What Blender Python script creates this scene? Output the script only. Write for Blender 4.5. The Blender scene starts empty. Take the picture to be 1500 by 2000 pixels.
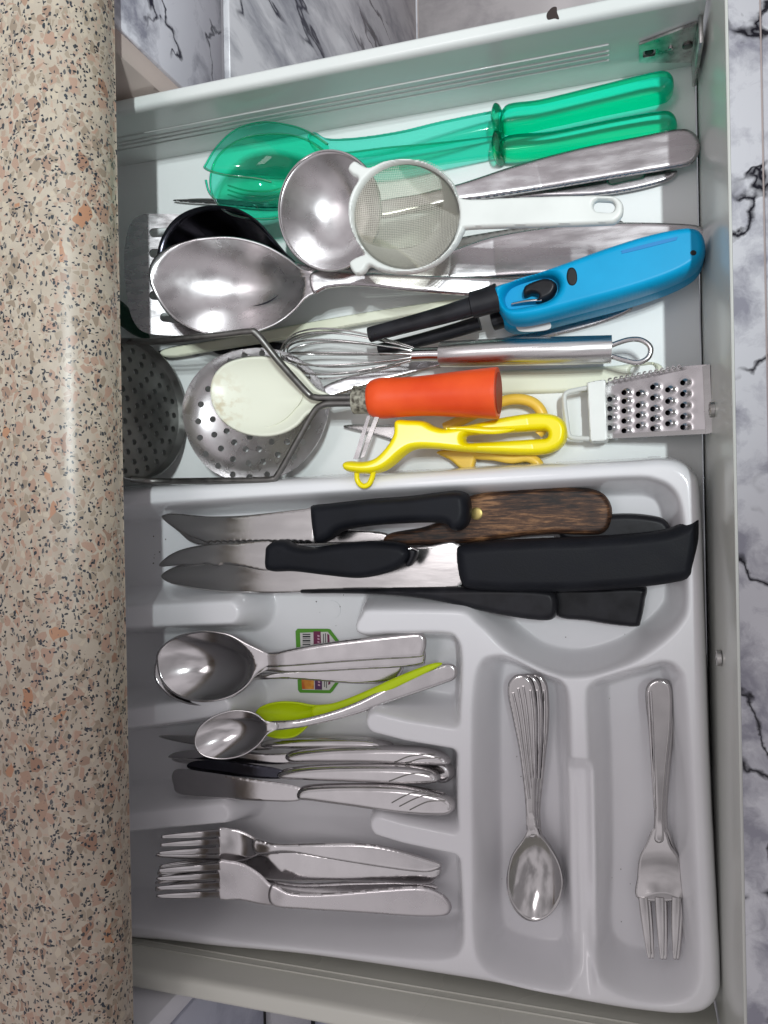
import bpy, bmesh, math, random
import numpy as np
from mathutils import Vector, Matrix
random.seed(7)
scene = bpy.context.scene
COL = scene.collection
# ------------------------------------------------------------------ camera
H = .60; TH = math.radians(17.2); PSI = .019; F = 1500.
FW = np.array([-math.sin(TH), 0, -math.cos(TH)])
_r = np.array([math.cos(TH), 0, -math.sin(TH)]); _u = np.array([0, 1., 0])
RT = _r*math.cos(PSI) - _u*math.sin(PSI); UP = _u*math.cos(PSI) + _r*math.sin(PSI)
cd = bpy.data.cameras.new('camera'); cam = bpy.data.objects.new('camera', cd); COL.objects.link(cam)
cd.sensor_fit = 'HORIZONTAL'; cd.sensor_width = 36; cd.lens = 36*F/1500; cd.clip_start = .02; cd.clip_end = 50
cam.matrix_world = Matrix(((RT[0], UP[0], -FW[0], 0), (RT[1], UP[1], -FW[1], 0), (RT[2], UP[2], -FW[2], H), (0, 0, 0, 1)))
scene.camera = cam
# ------------------------------------------------------------------ world and lamps
w = bpy.data.worlds.new('World'); scene.world = w; w.use_nodes = True
nt = w.node_tree; bg = nt.nodes['Background']
tc = nt.nodes.new('ShaderNodeTexCoord'); sp = nt.nodes.new('ShaderNodeSeparateXYZ'); cr = nt.nodes.new('ShaderNodeValToRGB')
mr = nt.nodes.new('ShaderNodeMapRange'); mr.inputs[1].default_value = -1; mr.inputs[2].default_value = 1
nt.links.new(tc.outputs['Generated'], sp.inputs[0]); nt.links.new(sp.outputs[2], mr.inputs[0]); nt.links.new(mr.outputs[0], cr.inputs[0])
nt.links.new(cr.outputs[0], bg.inputs[0])
cr.color_ramp.elements[0].position = .35; cr.color_ramp.elements[0].color = (.05, .047, .048, 1)
cr.color_ramp.elements[1].position = .8; cr.color_ramp.elements[1].color = (.62, .59, .615, 1)
e = cr.color_ramp.elements.new(.56); e.color = (.15, .14, .143, 1)
# soft unevenness of a lived-in room
wn = nt.nodes.new('ShaderNodeTexNoise'); wn.inputs['Scale'].default_value = 2.1; wn.inputs['Detail'].default_value = 3; nt.links.new(tc.outputs['Generated'], wn.inputs['Vector'])
wr = nt.nodes.new('ShaderNodeMapRange'); wr.inputs[1].default_value = .4; wr.inputs[2].default_value = .58; wr.inputs[3].default_value = .62; wr.inputs[4].default_value = 1.3; nt.links.new(wn.outputs[0], wr.inputs[0])
wm = nt.nodes.new('ShaderNodeVectorMath'); wm.operation = 'SCALE'; nt.links.new(cr.outputs[0], wm.inputs[0]); nt.links.new(wr.outputs[0], wm.inputs['Scale']); nt.links.new(wm.outputs[0], bg.inputs[0])
bg.inputs[1].default_value = .86
def lamp(name, kind, loc, target, energy, color, **kw):
    l = bpy.data.lights.new(name, kind); o = bpy.data.objects.new(name, l); COL.objects.link(o)
    o.location = loc; d = Vector(target) - Vector(loc); o.rotation_euler = d.to_track_quat('-Z', 'Y').to_euler()
    l.energy = energy; l.color = color
    for k, v in kw.items(): setattr(l, k, v)
    return o
for ly in (.24, .36, .48): lamp('ceiling_spot_lamp', 'SPOT', (.68, ly, 2.6), (-.17, .56, 0), 71, (.9, .99, 1.), spot_size=math.radians(33), spot_blend=.76, shadow_soft_size=.03)
lamp('added_fill_lamp', 'AREA', (-.55, .25, 2.4), (-.1, 0, 0), 5, (1., .95, .97), shape='RECTANGLE', size=.8, size_y=.4)  # unseen soft fill, added for ambient light and highlights on the metal
scene.view_settings.view_transform = 'Standard'; scene.view_settings.look = 'None'
scene.view_settings.exposure = 0; scene.view_settings.gamma = 1

# ------------------------------------------------------------------ helpers
def Wn(px, py, z):
    px = np.asarray(px, float); py = np.asarray(py, float); z = np.asarray(z, float)+0*px
    d = FW[None]*F + RT[None]*(px.ravel()-750)[:, None] - UP[None]*(py.ravel()-1000)[:, None]
    t = (z.ravel()-H)/d[:, 2]
    p = d*t[:, None]; p[:, 2] += H
    return p
def W(px, py, z): return Vector(Wn([px], [py], [z])[0])
def on_y(px, py, Y):
    d = FW*F + RT*(px-750) - UP*(py-1000); t = Y/d[1]; p = d*t; return Vector((p[0], p[1], p[2]+H))
def scale(px, py, z): return (W(px+1, py, z)-W(px, py, z)).length
def spline(pts, closed=True, n=7):
    P = np.array(pts, float); m = len(P); out = []
    for i in range(m if closed else m-1):
        g = (lambda k: P[k % m]) if closed else (lambda k: P[min(max(k, 0), m-1)])
        a, b, c, d = g(i-1), g(i), g(i+1), g(i+2)
        for j in range(n):
            t = j/n
            out.append(.5*((2*b)+(c-a)*t+(2*a-5*b+4*c-d)*t*t+(3*b-a-3*c+d)*t**3))
    if not closed: out.append(P[-1])
    return np.array(out)
def sdf(poly, X, Y):
    poly = np.asarray(poly, float); x = X.ravel(); y = Y.ravel()
    best = np.full(x.shape, 1e18); ins = np.zeros(x.shape, bool); m = len(poly)
    for i in range(m):
        ax, ay = poly[i]; bx, by = poly[(i+1) % m]; ex, ey = bx-ax, by-ay; L = ex*ex+ey*ey
        if L < 1e-12: continue
        t = np.clip(((x-ax)*ex+(y-ay)*ey)/L, 0, 1)
        best = np.minimum(best, (x-ax-t*ex)**2+(y-ay-t*ey)**2)
        if ay != by:
            c = ((ay > y) != (by > y)) & (x < (bx-ax)*(y-ay)/(by-ay)+ax); ins ^= c
    d = np.sqrt(best); return np.where(ins, d, -d).reshape(X.shape)
def link(name, me, mat, parent=None, smooth=True, sharp=38):
    o = bpy.data.objects.new(name, me); COL.objects.link(o)
    if mat: me.materials.append(mat)
    if smooth:
        me.polygons.foreach_set('use_smooth', [True]*len(me.polygons))
        if sharp: me.set_sharp_from_angle(angle=math.radians(sharp))
    if parent: o.parent = parent
    return o
def mesh(name, v, f, mat, parent=None, smooth=True, sharp=38):
    me = bpy.data.meshes.new(name); me.from_pydata([tuple(map(float, p)) for p in v], [], f); me.validate(); me.update()
    return link(name, me, mat, parent, smooth, sharp)
def tag(o, label, cat, group=None, kind=None):
    o['label'] = label; o['category'] = cat
    if group: o['group'] = group
    if kind: o['kind'] = kind
    return o
def thing(name, label, cat, group=None, kind=None, loc=None):
    o = bpy.data.objects.new(name, None); COL.objects.link(o); o.empty_display_size = .01
    return tag(o, label, cat, group, kind)
def lin(p0, z0, p1, z1):
    p0 = np.array(p0, float); p1 = np.array(p1, float); a = p1-p0; L = a.dot(a)
    return lambda x, y: z0+(z1-z0)*np.clip(((x-p0[0])*a[0]+(y-p0[1])*a[1])/L, -.2, 1.2)
def plate(name, outline, z, th, mat, parent=None, R=0, e=.5, holes=(), cell=2.2, sm=True, zf=None, dish=None, mp=None, sharp=38, n=6, flatbottom=False):
    """a solid grown from an outline (pixels at its own height): rounded top edge, holes, height function"""
    poly = spline(outline, True, n) if sm else np.array(outline, float)
    lo = poly.min(0)-2*cell; hi = poly.max(0)+2*cell
    xs = np.arange(lo[0], hi[0]+cell, cell); ys = np.arange(lo[1], hi[1]+cell, cell)
    X, Y = np.meshgrid(xs, ys)
    def dist(X, Y):
        d = sdf(poly, X, Y)
        for h in holes:
            if len(h) == 3 and np.isscalar(h[0]): dh = np.hypot(X-h[0], Y-h[1])-h[2]
            elif len(h) == 5 and np.isscalar(h[0]):     # capsule x0 y0 x1 y1 r
                ax, ay, bx, by, r = h; ex, ey = bx-ax, by-ay; t = np.clip(((X-ax)*ex+(Y-ay)*ey)/(ex*ex+ey*ey), 0, 1)
                dh = np.hypot(X-ax-t*ex, Y-ay-t*ey)-r
            else: dh = -sdf(spline(h, True, 6), X, Y)
            d = np.minimum(d, dh)
        return d
    D = dist(X, Y)
    gy, gx = np.gradient(D, cell)
    quad = (D[:-1, :-1]+D[1:, :-1]+D[:-1, 1:]+D[1:, 1:])/4 > 0
    cnt = np.zeros(D.shape, int)
    cnt[:-1, :-1] += quad; cnt[1:, :-1] += quad; cnt[:-1, 1:] += quad; cnt[1:, 1:] += quad
    bnd = (cnt > 0) & (cnt < 4)
    g = np.hypot(gx, gy)+1e-6
    mv = np.clip(D, -1.1*cell, 1.1*cell)
    X2 = np.where(bnd, X-mv*gx/g, X); Y2 = np.where(bnd, Y-mv*gy/g, Y)
    q = np.where(bnd, 0, np.maximum(D, 0))
    if R: q = np.clip(q/R, 0, 1); top = th*(e+(1-e)*np.sqrt(1-(1-q)**2))
    else: top = np.full(D.shape, th)
    off = zf(X2, Y2) if zf is not None else 0*X2
    if dish is not None: off = off+dish(X2, Y2, D)
    used = cnt > 0; idx = -np.ones(D.shape, int); idx[used] = np.arange(used.sum()); N = int(used.sum())
    x = X2[used]; y = Y2[used]; tz = (z+top+off)[used]; bz = (z+off)[used]
    if flatbottom: bz = np.full_like(bz, z)
    if mp is None:
        ref = (z+th*.6+off)[used]; b = Wn(x, y, ref); v = np.concatenate([np.c_[b[:, :2], tz], np.c_[b[:, :2], bz]])
    else: v = np.concatenate([mp(x, y, tz), mp(x, y, bz)])
    I = idx
    a, b_, c, d_ = I[:-1, :-1][quad], I[:-1, 1:][quad], I[1:, 1:][quad], I[1:, :-1][quad]
    F1 = np.c_[a, d_, c, b_]
    faces = F1.tolist()+(F1[:, ::-1]+N).tolist()
    E = {}
    for f in F1.tolist():
        for i in range(4):
            s, t = f[i], f[(i+1) % 4]
            if (t, s) in E: del E[(t, s)]
            else: E[(s, t)] = 1
    for s, t in E: faces.append([t, s, s+N, t+N])
    return mesh(name, v, faces, mat, parent, True, sharp)
def loft(name, st, mat, parent=None, n=20, sub=6, ex=2.2, cap=(.6, .6), sharp=45):
    """solid along stations (px, py, z, half width px, half thickness m)"""
    S = spline([list(s) for s in st], False, sub)
    C = Wn(S[:, 0], S[:, 1], S[:, 2]); hw = np.array([s[3]*scale(s[0], s[1], s[2]) for s in S]); ht = S[:, 4]
    return loftw(name, C, hw, ht, mat, parent, n, ex, cap, sharp)
def loftw(name, C, hw, ht, mat, parent=None, n=20, ex=2.2, cap=(.6, .6), sharp=45, up=(0, 0, 1)):
    C = np.array(C, float); T = np.gradient(C, axis=0); T /= np.linalg.norm(T, axis=1)[:, None]
    rings = []
    def ring(c, t, a, b):
        s = np.cross(t, up); s /= np.linalg.norm(s)+1e-9; k = np.cross(s, t)
        out = []
        for i in range(n):
            th = 2*math.pi*i/n; cx, sx = math.cos(th), math.sin(th)
            out.append(c+s*a*math.copysign(abs(cx)**(2/ex), cx)+k*b*math.copysign(abs(sx)**(2/ex), sx))
        return out
    def ends(i, sgn, ce):
        L = []
        if ce > 0:
            for q in (88, 68, 46, 23): r = math.radians(q); L.append(ring(C[i]+sgn*T[i]*hw[i]*ce*math.sin(r), T[i], hw[i]*math.cos(r), ht[i]*math.cos(r)))
        return L
    rings += ends(0, -1, cap[0])
    for i in range(len(C)): rings.append(ring(C[i], T[i], hw[i], ht[i]))
    rings += ends(-1, 1, cap[1])[::-1]
    v = [p for r in rings for p in r]; f = []
    for i in range(len(rings)-1):
        for j in range(n):
            a = i*n+j; b = i*n+(j+1) % n; f.append([a, b, b+n, a+n])
    f.append(list(range(n))[::-1]); f.append([len(v)-n+j for j in range(n)])
    me = mesh(name, v, f, mat, parent, True, sharp)
    return me
def tube(name, pts, r, mat, parent=None, sub=6, n=8, closed=False, flat=1.):
    P = spline([list(p) for p in pts], closed, sub)
    if closed: P = np.vstack([P, P[:1]])
    L = len(P); T = np.gradient(P, axis=0)
    if closed: T[0] = T[-1] = (P[1]-P[-2])/2
    T /= np.linalg.norm(T, axis=1)[:, None]+1e-12
    ref = np.array([.01, .02, 1.]); v = []; f = []
    s = np.cross(T[0], ref); s /= np.linalg.norm(s)
    for i in range(L):
        s = s-T[i]*s.dot(T[i]); s /= np.linalg.norm(s)+1e-12; k = np.cross(s, T[i])
        for j in range(n):
            th = 2*math.pi*j/n; v.append(P[i]+s*r*math.cos(th)+k*r*flat*math.sin(th))
    for i in range(L-1):
        for j in range(n):
            a = i*n+j; b = i*n+(j+1) % n; f.append([a, b, b+n, a+n])
    if not closed: f.append(list(range(n))[::-1]); f.append([len(v)-n+j for j in range(n)])
    return mesh(name, v, f, mat, parent, True, 60)
def wp(*pts): return [tuple(W(*p)) for p in pts]
def bowl(name, outline, center, z, depth, mat, parent=None, p=2.2, th=.0011, zf=None, rings=14, seg=72, ell=None):
    """dished sheet: rim on the outline at height z, deepest at center"""
    poly = spline(outline, True, 8); c = np.array(center, float)
    ang = np.unwrap(np.arctan2(poly[:, 1]-c[1], poly[:, 0]-c[0])); rad = np.hypot(poly[:, 0]-c[0], poly[:, 1]-c[1])
    if ang[-1] < ang[0]: ang = ang[::-1]; rad = rad[::-1]
    A = ang[0]+np.arange(seg)*2*math.pi/seg
    ang3 = np.r_[ang-2*math.pi, ang, ang+2*math.pi]; rad3 = np.r_[rad, rad, rad]; o = np.argsort(ang3)
    RR = np.interp(A, ang3[o], rad3[o])
    v = []; f = []
    zc = z+(float(zf(*c)) if zf else 0)
    v.append(tuple(Wn([c[0]], [c[1]], [zc])[0][:2])+(zc-depth,))
    for k in range(1, rings+1):
        q = (k/rings)**.8
        x = c[0]+RR*np.cos(A)*q; y = c[1]+RR*np.sin(A)*q
        zr = z+(zf(x, y) if zf else 0*x)
        W3 = Wn(x, y, zr); zz = zr-depth*(1-q**p)
        if ell:
            ca, sa = math.cos(math.radians(ell[2])), math.sin(math.radians(ell[2])); dx, dy = x-c[0], y-c[1]
            rho = np.clip(np.hypot((dx*ca+dy*sa)/ell[0], (dy*ca-dx*sa)/ell[1]), 0, 1); zz = zr-depth*(1-rho**p)
        v += [tuple((a[0], a[1], b)) for a, b in zip(W3, zz)]
    for j in range(seg): f.append([0, 1+j, 1+(j+1) % seg])
    for k in range(rings-1):
        for j in range(seg):
            a = 1+k*seg+j; b = 1+k*seg+(j+1) % seg; f.append([a, a+seg, b+seg, b])
    o = mesh(name, v, f, mat, parent, True, 0)
    # normals up
    if o.data.polygons[len(f)//2].normal.z < 0: o.data.flip_normals()
    if not th: return o
    m = o.modifiers.new('thickness', 'SOLIDIFY'); m.thickness = th; m.offset = -1; m.use_even_offset = False
    return o
def box(name, lo, hi, mat, parent=None, bev=0., seg=2):
    bm = bmesh.new(); bmesh.ops.create_cube(bm, size=1)
    lo = Vector(lo); hi = Vector(hi)
    for v in bm.verts: v.co = Vector([lo[i]+(v.co[i]+.5)*(hi[i]-lo[i]) for i in range(3)])
    if bev: bmesh.ops.bevel(bm, geom=list(bm.edges), offset=bev, segments=seg, affect='EDGES', profile=.5)
    me = bpy.data.meshes.new(name); bm.to_mesh(me); bm.free()
    return link(name, me, mat, parent, bool(bev), 50)
def prism(name, prof, x0, x1, axis, mat, parent=None, sharp=30):
    """extrude a profile polygon along an axis; prof in the two other axes"""
    n = len(prof); v = []
    for t in (x0, x1):
        for a, b in prof: v.append({'x': (t, a, b), 'y': (a, t, b), 'z': (a, b, t)}[axis])
    f = [[i, (i+1) % n, (i+1) % n+n, i+n] for i in range(n)]+[list(range(n))[::-1], list(range(n, 2*n))]
    bm = bmesh.new(); vs = [bm.verts.new(p) for p in v]
    for q in f: bm.faces.new([vs[i] for i in q])
    bmesh.ops.recalc_face_normals(bm, faces=bm.faces)
    me = bpy.data.meshes.new(name); bm.to_mesh(me); bm.free()
    return link(name, me, mat, parent, True, sharp)

# ------------------------------------------------------------------ materials
def mat(name, col, rough=.5, metal=0., **kw):
    m = bpy.data.materials.new(name); m.use_nodes = True; b = m.node_tree.nodes['Principled BSDF']
    b.inputs['Base Color'].default_value = (*col, 1); b.inputs['Roughness'].default_value = rough; b.inputs['Metallic'].default_value = metal
    if not metal: b.inputs['Specular IOR Level'].default_value = .4
    for k, v in kw.items(): b.inputs[{'Spec': 'Specular IOR Level'}.get(k, k.replace('_', ' '))].default_value = v
    return m
def nodes(m): return m.node_tree.nodes, m.node_tree.links, m.node_tree.nodes['Principled BSDF']
def noise_var(m, c1, c2, sc=20, detail=5, lo=.35, hi=.65, rough=None, bump=0, bsc=300, stretch=None, coord='Object'):
    N, L, b = nodes(m); t = N.new('ShaderNodeTexCoord'); mp = N.new('ShaderNodeMapping')
    L.new(t.outputs[coord], mp.inputs[0])
    if stretch: mp.inputs['Scale'].default_value = stretch
    n = N.new('ShaderNodeTexNoise'); n.inputs['Scale'].default_value = sc; n.inputs['Detail'].default_value = detail
    L.new(mp.outputs[0], n.inputs['Vector'])
    r = N.new('ShaderNodeValToRGB'); r.color_ramp.elements[0].position = lo; r.color_ramp.elements[1].position = hi
    r.color_ramp.elements[0].color = (*c1, 1); r.color_ramp.elements[1].color = (*c2, 1)
    L.new(n.outputs[0], r.inputs[0]); L.new(r.outputs[0], b.inputs['Base Color'])
    if rough:
        q = N.new('ShaderNodeMapRange'); q.inputs[1].default_value = .3; q.inputs[2].default_value = .7; q.inputs[3].default_value = rough[0]; q.inputs[4].default_value = rough[1]
        L.new(n.outputs[0], q.inputs[0]); L.new(q.outputs[0], b.inputs['Roughness'])
    if bump:
        n2 = N.new('ShaderNodeTexNoise'); n2.inputs['Scale'].default_value = bsc; n2.inputs['Detail'].default_value = 3
        L.new(mp.outputs[0], n2.inputs['Vector'])
        bp = N.new('ShaderNodeBump'); bp.inputs['Strength'].default_value = bump; bp.inputs['Distance'].default_value = .001
        L.new(n2.outputs[0], bp.inputs['Height']); L.new(bp.outputs[0], b.inputs['Normal'])
    return m
def steel(name, c=.6, r=(.14, .28), tint=(1, .97, .97), stretch=(1, 1, 1), bump=.03, sc=60):
    m = mat(name, (c,)*3, .2, 1.)
    return noise_var(m, tuple(c*.94*t for t in tint), tuple(c*1.03*t for t in tint), sc, 6, .35, .65, r, bump, 90, stretch)
M = {}
M['steel'] = steel('polished_steel', .62, (.1, .2))
M['steel_soft'] = steel('satin_steel', .62, (.22, .36), (1, .96, .97), bump=.06)
M['steel_brush'] = steel('brushed_steel', .62, (.2, .42), (1, .97, .96), (.12, 3, 3), bump=.12, sc=160)
M['bright'] = steel('mirror_cutlery_steel', .52, (.07, .15), (1, .97, .96), bump=.02)
M['alu'] = steel('worn_aluminium', .5, (.2, .34), (1, .94, .96), (.4, 2, 2), .05, 90)
M['blade'] = steel('knife_blade_steel', .58, (.14, .26), (1, .98, .96), (.5, 2, 1), .04, 50)
M['painted_dark_steel'] = steel('steel_painted_dark', .06, (.12, .22), (1, 1, 1.25))  # near black base puts dark reflections and shade into the colour
M['old_steel'] = steel('dull_old_steel', .2, (.3, .55), (1, .97, .92), bump=.2, sc=150)
M['masher'] = steel('tarnished_masher_steel', .3, (.28, .5), (1, 1, .97), bump=.2, sc=70)
M['ferrule'] = noise_var(mat('corroded_ferrule', (.3,)*3, .6, .5), (.07, .06, .045), (.42, .4, .33), 260, 6, .38, .6, (.5, .8), .5, 600)
M['white'] = noise_var(mat('white_enamelled_steel', (.78,)*3, .28, Coat_Weight=.3), (.66, .69, .67), (.71, .73, .71), 8, 3, rough=(.14, .26))
M['base'] = noise_var(mat('white_drawer_base_board', (.8,)*3, .35), (.76, .79, .78), (.83, .84, .83), 6, 4, rough=(.3, .45), bump=.02)
M['front'] = noise_var(mat('cream_white_front_panel', (.7,)*3, .22), (.56, .58, .55), (.61, .62, .58), 5, 3, rough=(.16, .26))
M['creamwall'] = noise_var(mat('cream_enamelled_side_rail', (.7,)*3, .3), (.66, .66, .59), (.71, .71, .64), 6, 3, rough=(.25, .35))
M['tray'] = noise_var(mat('white_plastic_tray', (.75,)*3, .22, Subsurface_Weight=0.), (.76, .755, .775), (.81, .81, .825), 9, 4, rough=(.08, .2), bump=.015, bsc=500)
M['strainer'] = noise_var(mat('milky_white_plastic', (.75,)*3, .35), (.68, .7, .67), (.74, .76, .73), 30, 4)
M['cream'] = noise_var(mat('cream_nylon', (.75,)*3, .35), (.76, .77, .6), (.8, .81, .68), 14, 4, .4, .7)
M['blue'] = noise_var(mat('sky_blue_plastic', (.0, .35, .8), .38, Spec=.2), (.0, .31, .58), (.002, .34, .63), 30, 3, bump=.03)
M['black'] = noise_var(mat('black_plastic', (.012,)*3, .35, Spec=.2), (.008, .008, .01), (.018, .018, .022), 60, 4, rough=(.3, .45), bump=.03)
M['blackgrip'] = noise_var(mat('black_soft_grip', (.014,)*3, .5, Spec=.16), (.007, .008, .011), (.011, .012, .016), 40, 5, rough=(.42, .6), bump=.12, bsc=900)
M['red'] = noise_var(mat('orange_red_plastic', (.8, .08, .01), .35), (.72, .058, .008), (.86, .1, .016), 20, 6, rough=(.28, .5), bump=.08, bsc=200)
M['yellow'] = noise_var(mat('bright_yellow_plastic', (.9, .8, .0), .3), (.86, .71, .0), (.92, .78, .003), 20, 3)
M['amber'] = noise_var(mat('amber_yellow_plastic', (.85, .55, .05), .35), (.8, .5, .05), (.88, .6, .1), 20, 3)
M['lime'] = noise_var(mat('lime_green_plastic', (.5, .65, .0), .35), (.5, .66, .0), (.58, .74, .005), 20, 3)
M['rubberdark'] = mat('black_void', (.004,)*3, .6)
M['chip'] = mat('bare_metal_chip', (.03, .02, .018), .7)
M['zinc'] = noise_var(mat('zinc_plated_metal', (.5,)*3, .3, 1.), (.35, .34, .33), (.66, .65, .63), 120, 5, rough=(.2, .5), bump=.1)
M['brass'] = mat('aged_brass', (.35, .27, .1), .4, .9)
M['grout'] = mat('tile_grout', (.5, .42, .4), .8)
M['rail'] = mat('white_cabinet_rail', (.74, .74, .78), .4)
M['beige'] = mat('beige_panel_edge', (.5, .42, .38), .5)
def plain(name, c, r=.5): M[name] = mat(name, c, r); return M[name]
plain('sticker_green', (.09, .3, .025)); plain('sticker_white', (.62, .6, .58)); plain('sticker_ink', (.01, .01, .012)); plain('sticker_plum', (.16, .02, .07)); plain('sticker_violet', (.09, .025, .1)); plain('sticker_pink', (.6, .35, .45)); plain('crumb', (.05, .025, .01))
m = M['sticker_orange'] = mat('sticker_orange', (.6, .25, .03)); noise_var(m, (.5, .1, .015), (.7, .33, .04), 150, 3)
# burnt wood
m = M['wood'] = mat('scorched_wood', (.2, .1, .05), .55); N, L, b = nodes(m)
t = N.new('ShaderNodeTexCoord'); mp = N.new('ShaderNodeMapping'); mp.inputs['Scale'].default_value = (1, 9, 4); mp.inputs['Rotation'].default_value = (0, 0, math.radians(-7)); L.new(t.outputs['Object'], mp.inputs[0])
n1 = N.new('ShaderNodeTexNoise'); n1.inputs['Scale'].default_value = 55; n1.inputs['Detail'].default_value = 9; n1.inputs['Roughness'].default_value = .7; L.new(mp.outputs[0], n1.inputs['Vector'])
n2 = N.new('ShaderNodeTexNoise'); n2.inputs['Scale'].default_value = 28; n2.inputs['Detail'].default_value = 4; L.new(t.outputs['Object'], n2.inputs['Vector'])
ad = N.new('ShaderNodeMath'); ad.operation = 'MULTIPLY_ADD'; ad.inputs[1].default_value = .55; L.new(n1.outputs[0], ad.inputs[0])
m2 = N.new('ShaderNodeMath'); m2.operation = 'MULTIPLY'; m2.inputs[1].default_value = .45; L.new(n2.outputs[0], m2.inputs[0]); L.new(m2.outputs[0], ad.inputs[2])
r = N.new('ShaderNodeValToRGB'); r.color_ramp.elements[0].position = .42; r.color_ramp.elements[0].color = (.008, .004, .003, 1); r.color_ramp.elements[1].position = .62; r.color_ramp.elements[1].color = (.3, .15, .065, 1)
e = r.color_ramp.elements.new(.52); e.color = (.07, .03, .014, 1)
L.new(ad.outputs[0], r.inputs[0]); L.new(r.outputs[0], b.inputs['Base Color'])
bp = N.new('ShaderNodeBump'); bp.inputs['Strength'].default_value = .35; bp.inputs['Distance'].default_value = .001; L.new(n1.outputs[0], bp.inputs['Height']); L.new(bp.outputs[0], b.inputs['Normal'])
# green see-through plastic
def tinted(name, col, trans=.8, dif=(.0, .6, .4), rough=.06):
    m = bpy.data.materials.new(name); m.use_nodes = True; N, L = m.node_tree.nodes, m.node_tree.links; N.clear()
    out = N.new('ShaderNodeOutputMaterial'); tr = N.new('ShaderNodeBsdfTransparent'); tr.inputs[0].default_value = (*col, 1)
    df = N.new('ShaderNodeBsdfDiffuse'); df.inputs[0].default_value = (*dif, 1); tl = N.new('ShaderNodeBsdfTranslucent'); tl.inputs[0].default_value = (*dif, 1)
    a = N.new('ShaderNodeMixShader'); a.inputs[0].default_value = .5; L.new(df.outputs[0], a.inputs[1]); L.new(tl.outputs[0], a.inputs[2])
    b = N.new('ShaderNodeMixShader'); b.inputs[0].default_value = trans; L.new(a.outputs[0], b.inputs[1]); L.new(tr.outputs[0], b.inputs[2])
    gl = N.new('ShaderNodeBsdfGlossy'); gl.inputs['Roughness'].default_value = rough
    fr = N.new('ShaderNodeFresnel'); fr.inputs[0].default_value = 1.5
    c = N.new('ShaderNodeMixShader'); L.new(fr.outputs[0], c.inputs[0]); L.new(b.outputs[0], c.inputs[1]); L.new(gl.outputs[0], c.inputs[2])
    L.new(c.outputs[0], out.inputs[0]); return m
M['green'] = tinted('clear_emerald_plastic', (.12, .96, .78), .94)
M['greenthin'] = tinted('thin_clear_emerald_plastic', (.42, .975, .88), .93)
M['greenbowl'] = tinted('clear_emerald_bowl', (.2, .95, .74), .93)
M['net'] = tinted('fine_nylon_net', (.93, .93, .88), .88, (.6, .58, .45), .5)
M['netwire'] = mat('nylon_net_thread', (.7, .68, .6), .6)
# terrazzo laminate
m = M['terrazzo'] = mat('terrazzo_laminate', (.6, .5, .4), .32); N, L, b = nodes(m)
t = N.new('ShaderNodeTexCoord'); nz = N.new('ShaderNodeTexNoise'); nz.inputs['Scale'].default_value = 90; nz.inputs['Detail'].default_value = 2; L.new(t.outputs['Object'], nz.inputs['Vector'])
def warp(amount):
    s = N.new('ShaderNodeVectorMath'); s.operation = 'SUBTRACT'; s.inputs[1].default_value = (.5, .5, .5); L.new(nz.outputs['Color'], s.inputs[0])
    q = N.new('ShaderNodeVectorMath'); q.operation = 'SCALE'; q.inputs['Scale'].default_value = amount; L.new(s.outputs[0], q.inputs[0])
    a = N.new('ShaderNodeVectorMath'); a.operation = 'ADD'; L.new(t.outputs['Object'], a.inputs[0]); L.new(q.outputs[0], a.inputs[1]); return a
def chips(prev, sc, amount, gap, keep, cols, rot=0., stretch=(1, 1, 1), soft=.03):
    """angular stones: whole voronoi cells with a joint round them, kept and coloured by their random values"""
    a = warp(amount); mp = N.new('ShaderNodeMapping'); mp.inputs['Rotation'].default_value = (.1, .2, rot); mp.inputs['Scale'].default_value = stretch; mp.inputs['Location'].default_value = (sc*.013, sc*.007, 0); L.new(a.outputs[0], mp.inputs[0])
    v = N.new('ShaderNodeTexVoronoi'); v.inputs['Scale'].default_value = sc; L.new(mp.outputs[0], v.inputs['Vector'])
    ve = N.new('ShaderNodeTexVoronoi'); ve.feature = 'DISTANCE_TO_EDGE'; ve.inputs['Scale'].default_value = sc; L.new(mp.outputs[0], ve.inputs['Vector'])
    sx = N.new('ShaderNodeSeparateColor'); L.new(v.outputs['Color'], sx.inputs[0])
    rr = N.new('ShaderNodeMapRange'); rr.inputs[3].default_value = gap*.5; rr.inputs[4].default_value = gap*2.2; L.new(sx.outputs[1], rr.inputs[0])
    d = N.new('ShaderNodeMath'); d.operation = 'SUBTRACT'; L.new(ve.outputs['Distance'], d.inputs[0]); L.new(rr.outputs[0], d.inputs[1])
    s = N.new('ShaderNodeMapRange'); s.inputs[1].default_value = 0; s.inputs[2].default_value = soft; L.new(d.outputs[0], s.inputs[0])
    k = N.new('ShaderNodeMath'); k.operation = 'LESS_THAN'; k.inputs[1].default_value = keep; L.new(sx.outputs[0], k.inputs[0])
    f = N.new('ShaderNodeMath'); f.operation = 'MULTIPLY'; L.new(s.outputs[0], f.inputs[0]); L.new(k.outputs[0], f.inputs[1])
    cr = N.new('ShaderNodeValToRGB'); cr.color_ramp.interpolation = 'CONSTANT'; L.new(sx.outputs[2], cr.inputs[0])
    cr.color_ramp.elements[0].color = (*cols[0], 1); cr.color_ramp.elements[0].position = 0
    cr.color_ramp.elements[1].color = (*cols[-1], 1); cr.color_ramp.elements[1].position = 1-1/len(cols)
    for i, c in enumerate(cols[1:-1]): q = cr.color_ramp.elements.new((i+1)/len(cols)); q.color = (*c, 1)
    mx = N.new('ShaderNodeMixRGB'); L.new(f.outputs[0], mx.inputs[0]); L.new(prev, mx.inputs[1]); L.new(cr.outputs[0], mx.inputs[2]); return mx.outputs[0]
nb = N.new('ShaderNodeTexNoise'); nb.inputs['Scale'].default_value = 60; nb.inputs['Detail'].default_value = 5; L.new(t.outputs['Object'], nb.inputs['Vector'])
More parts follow.
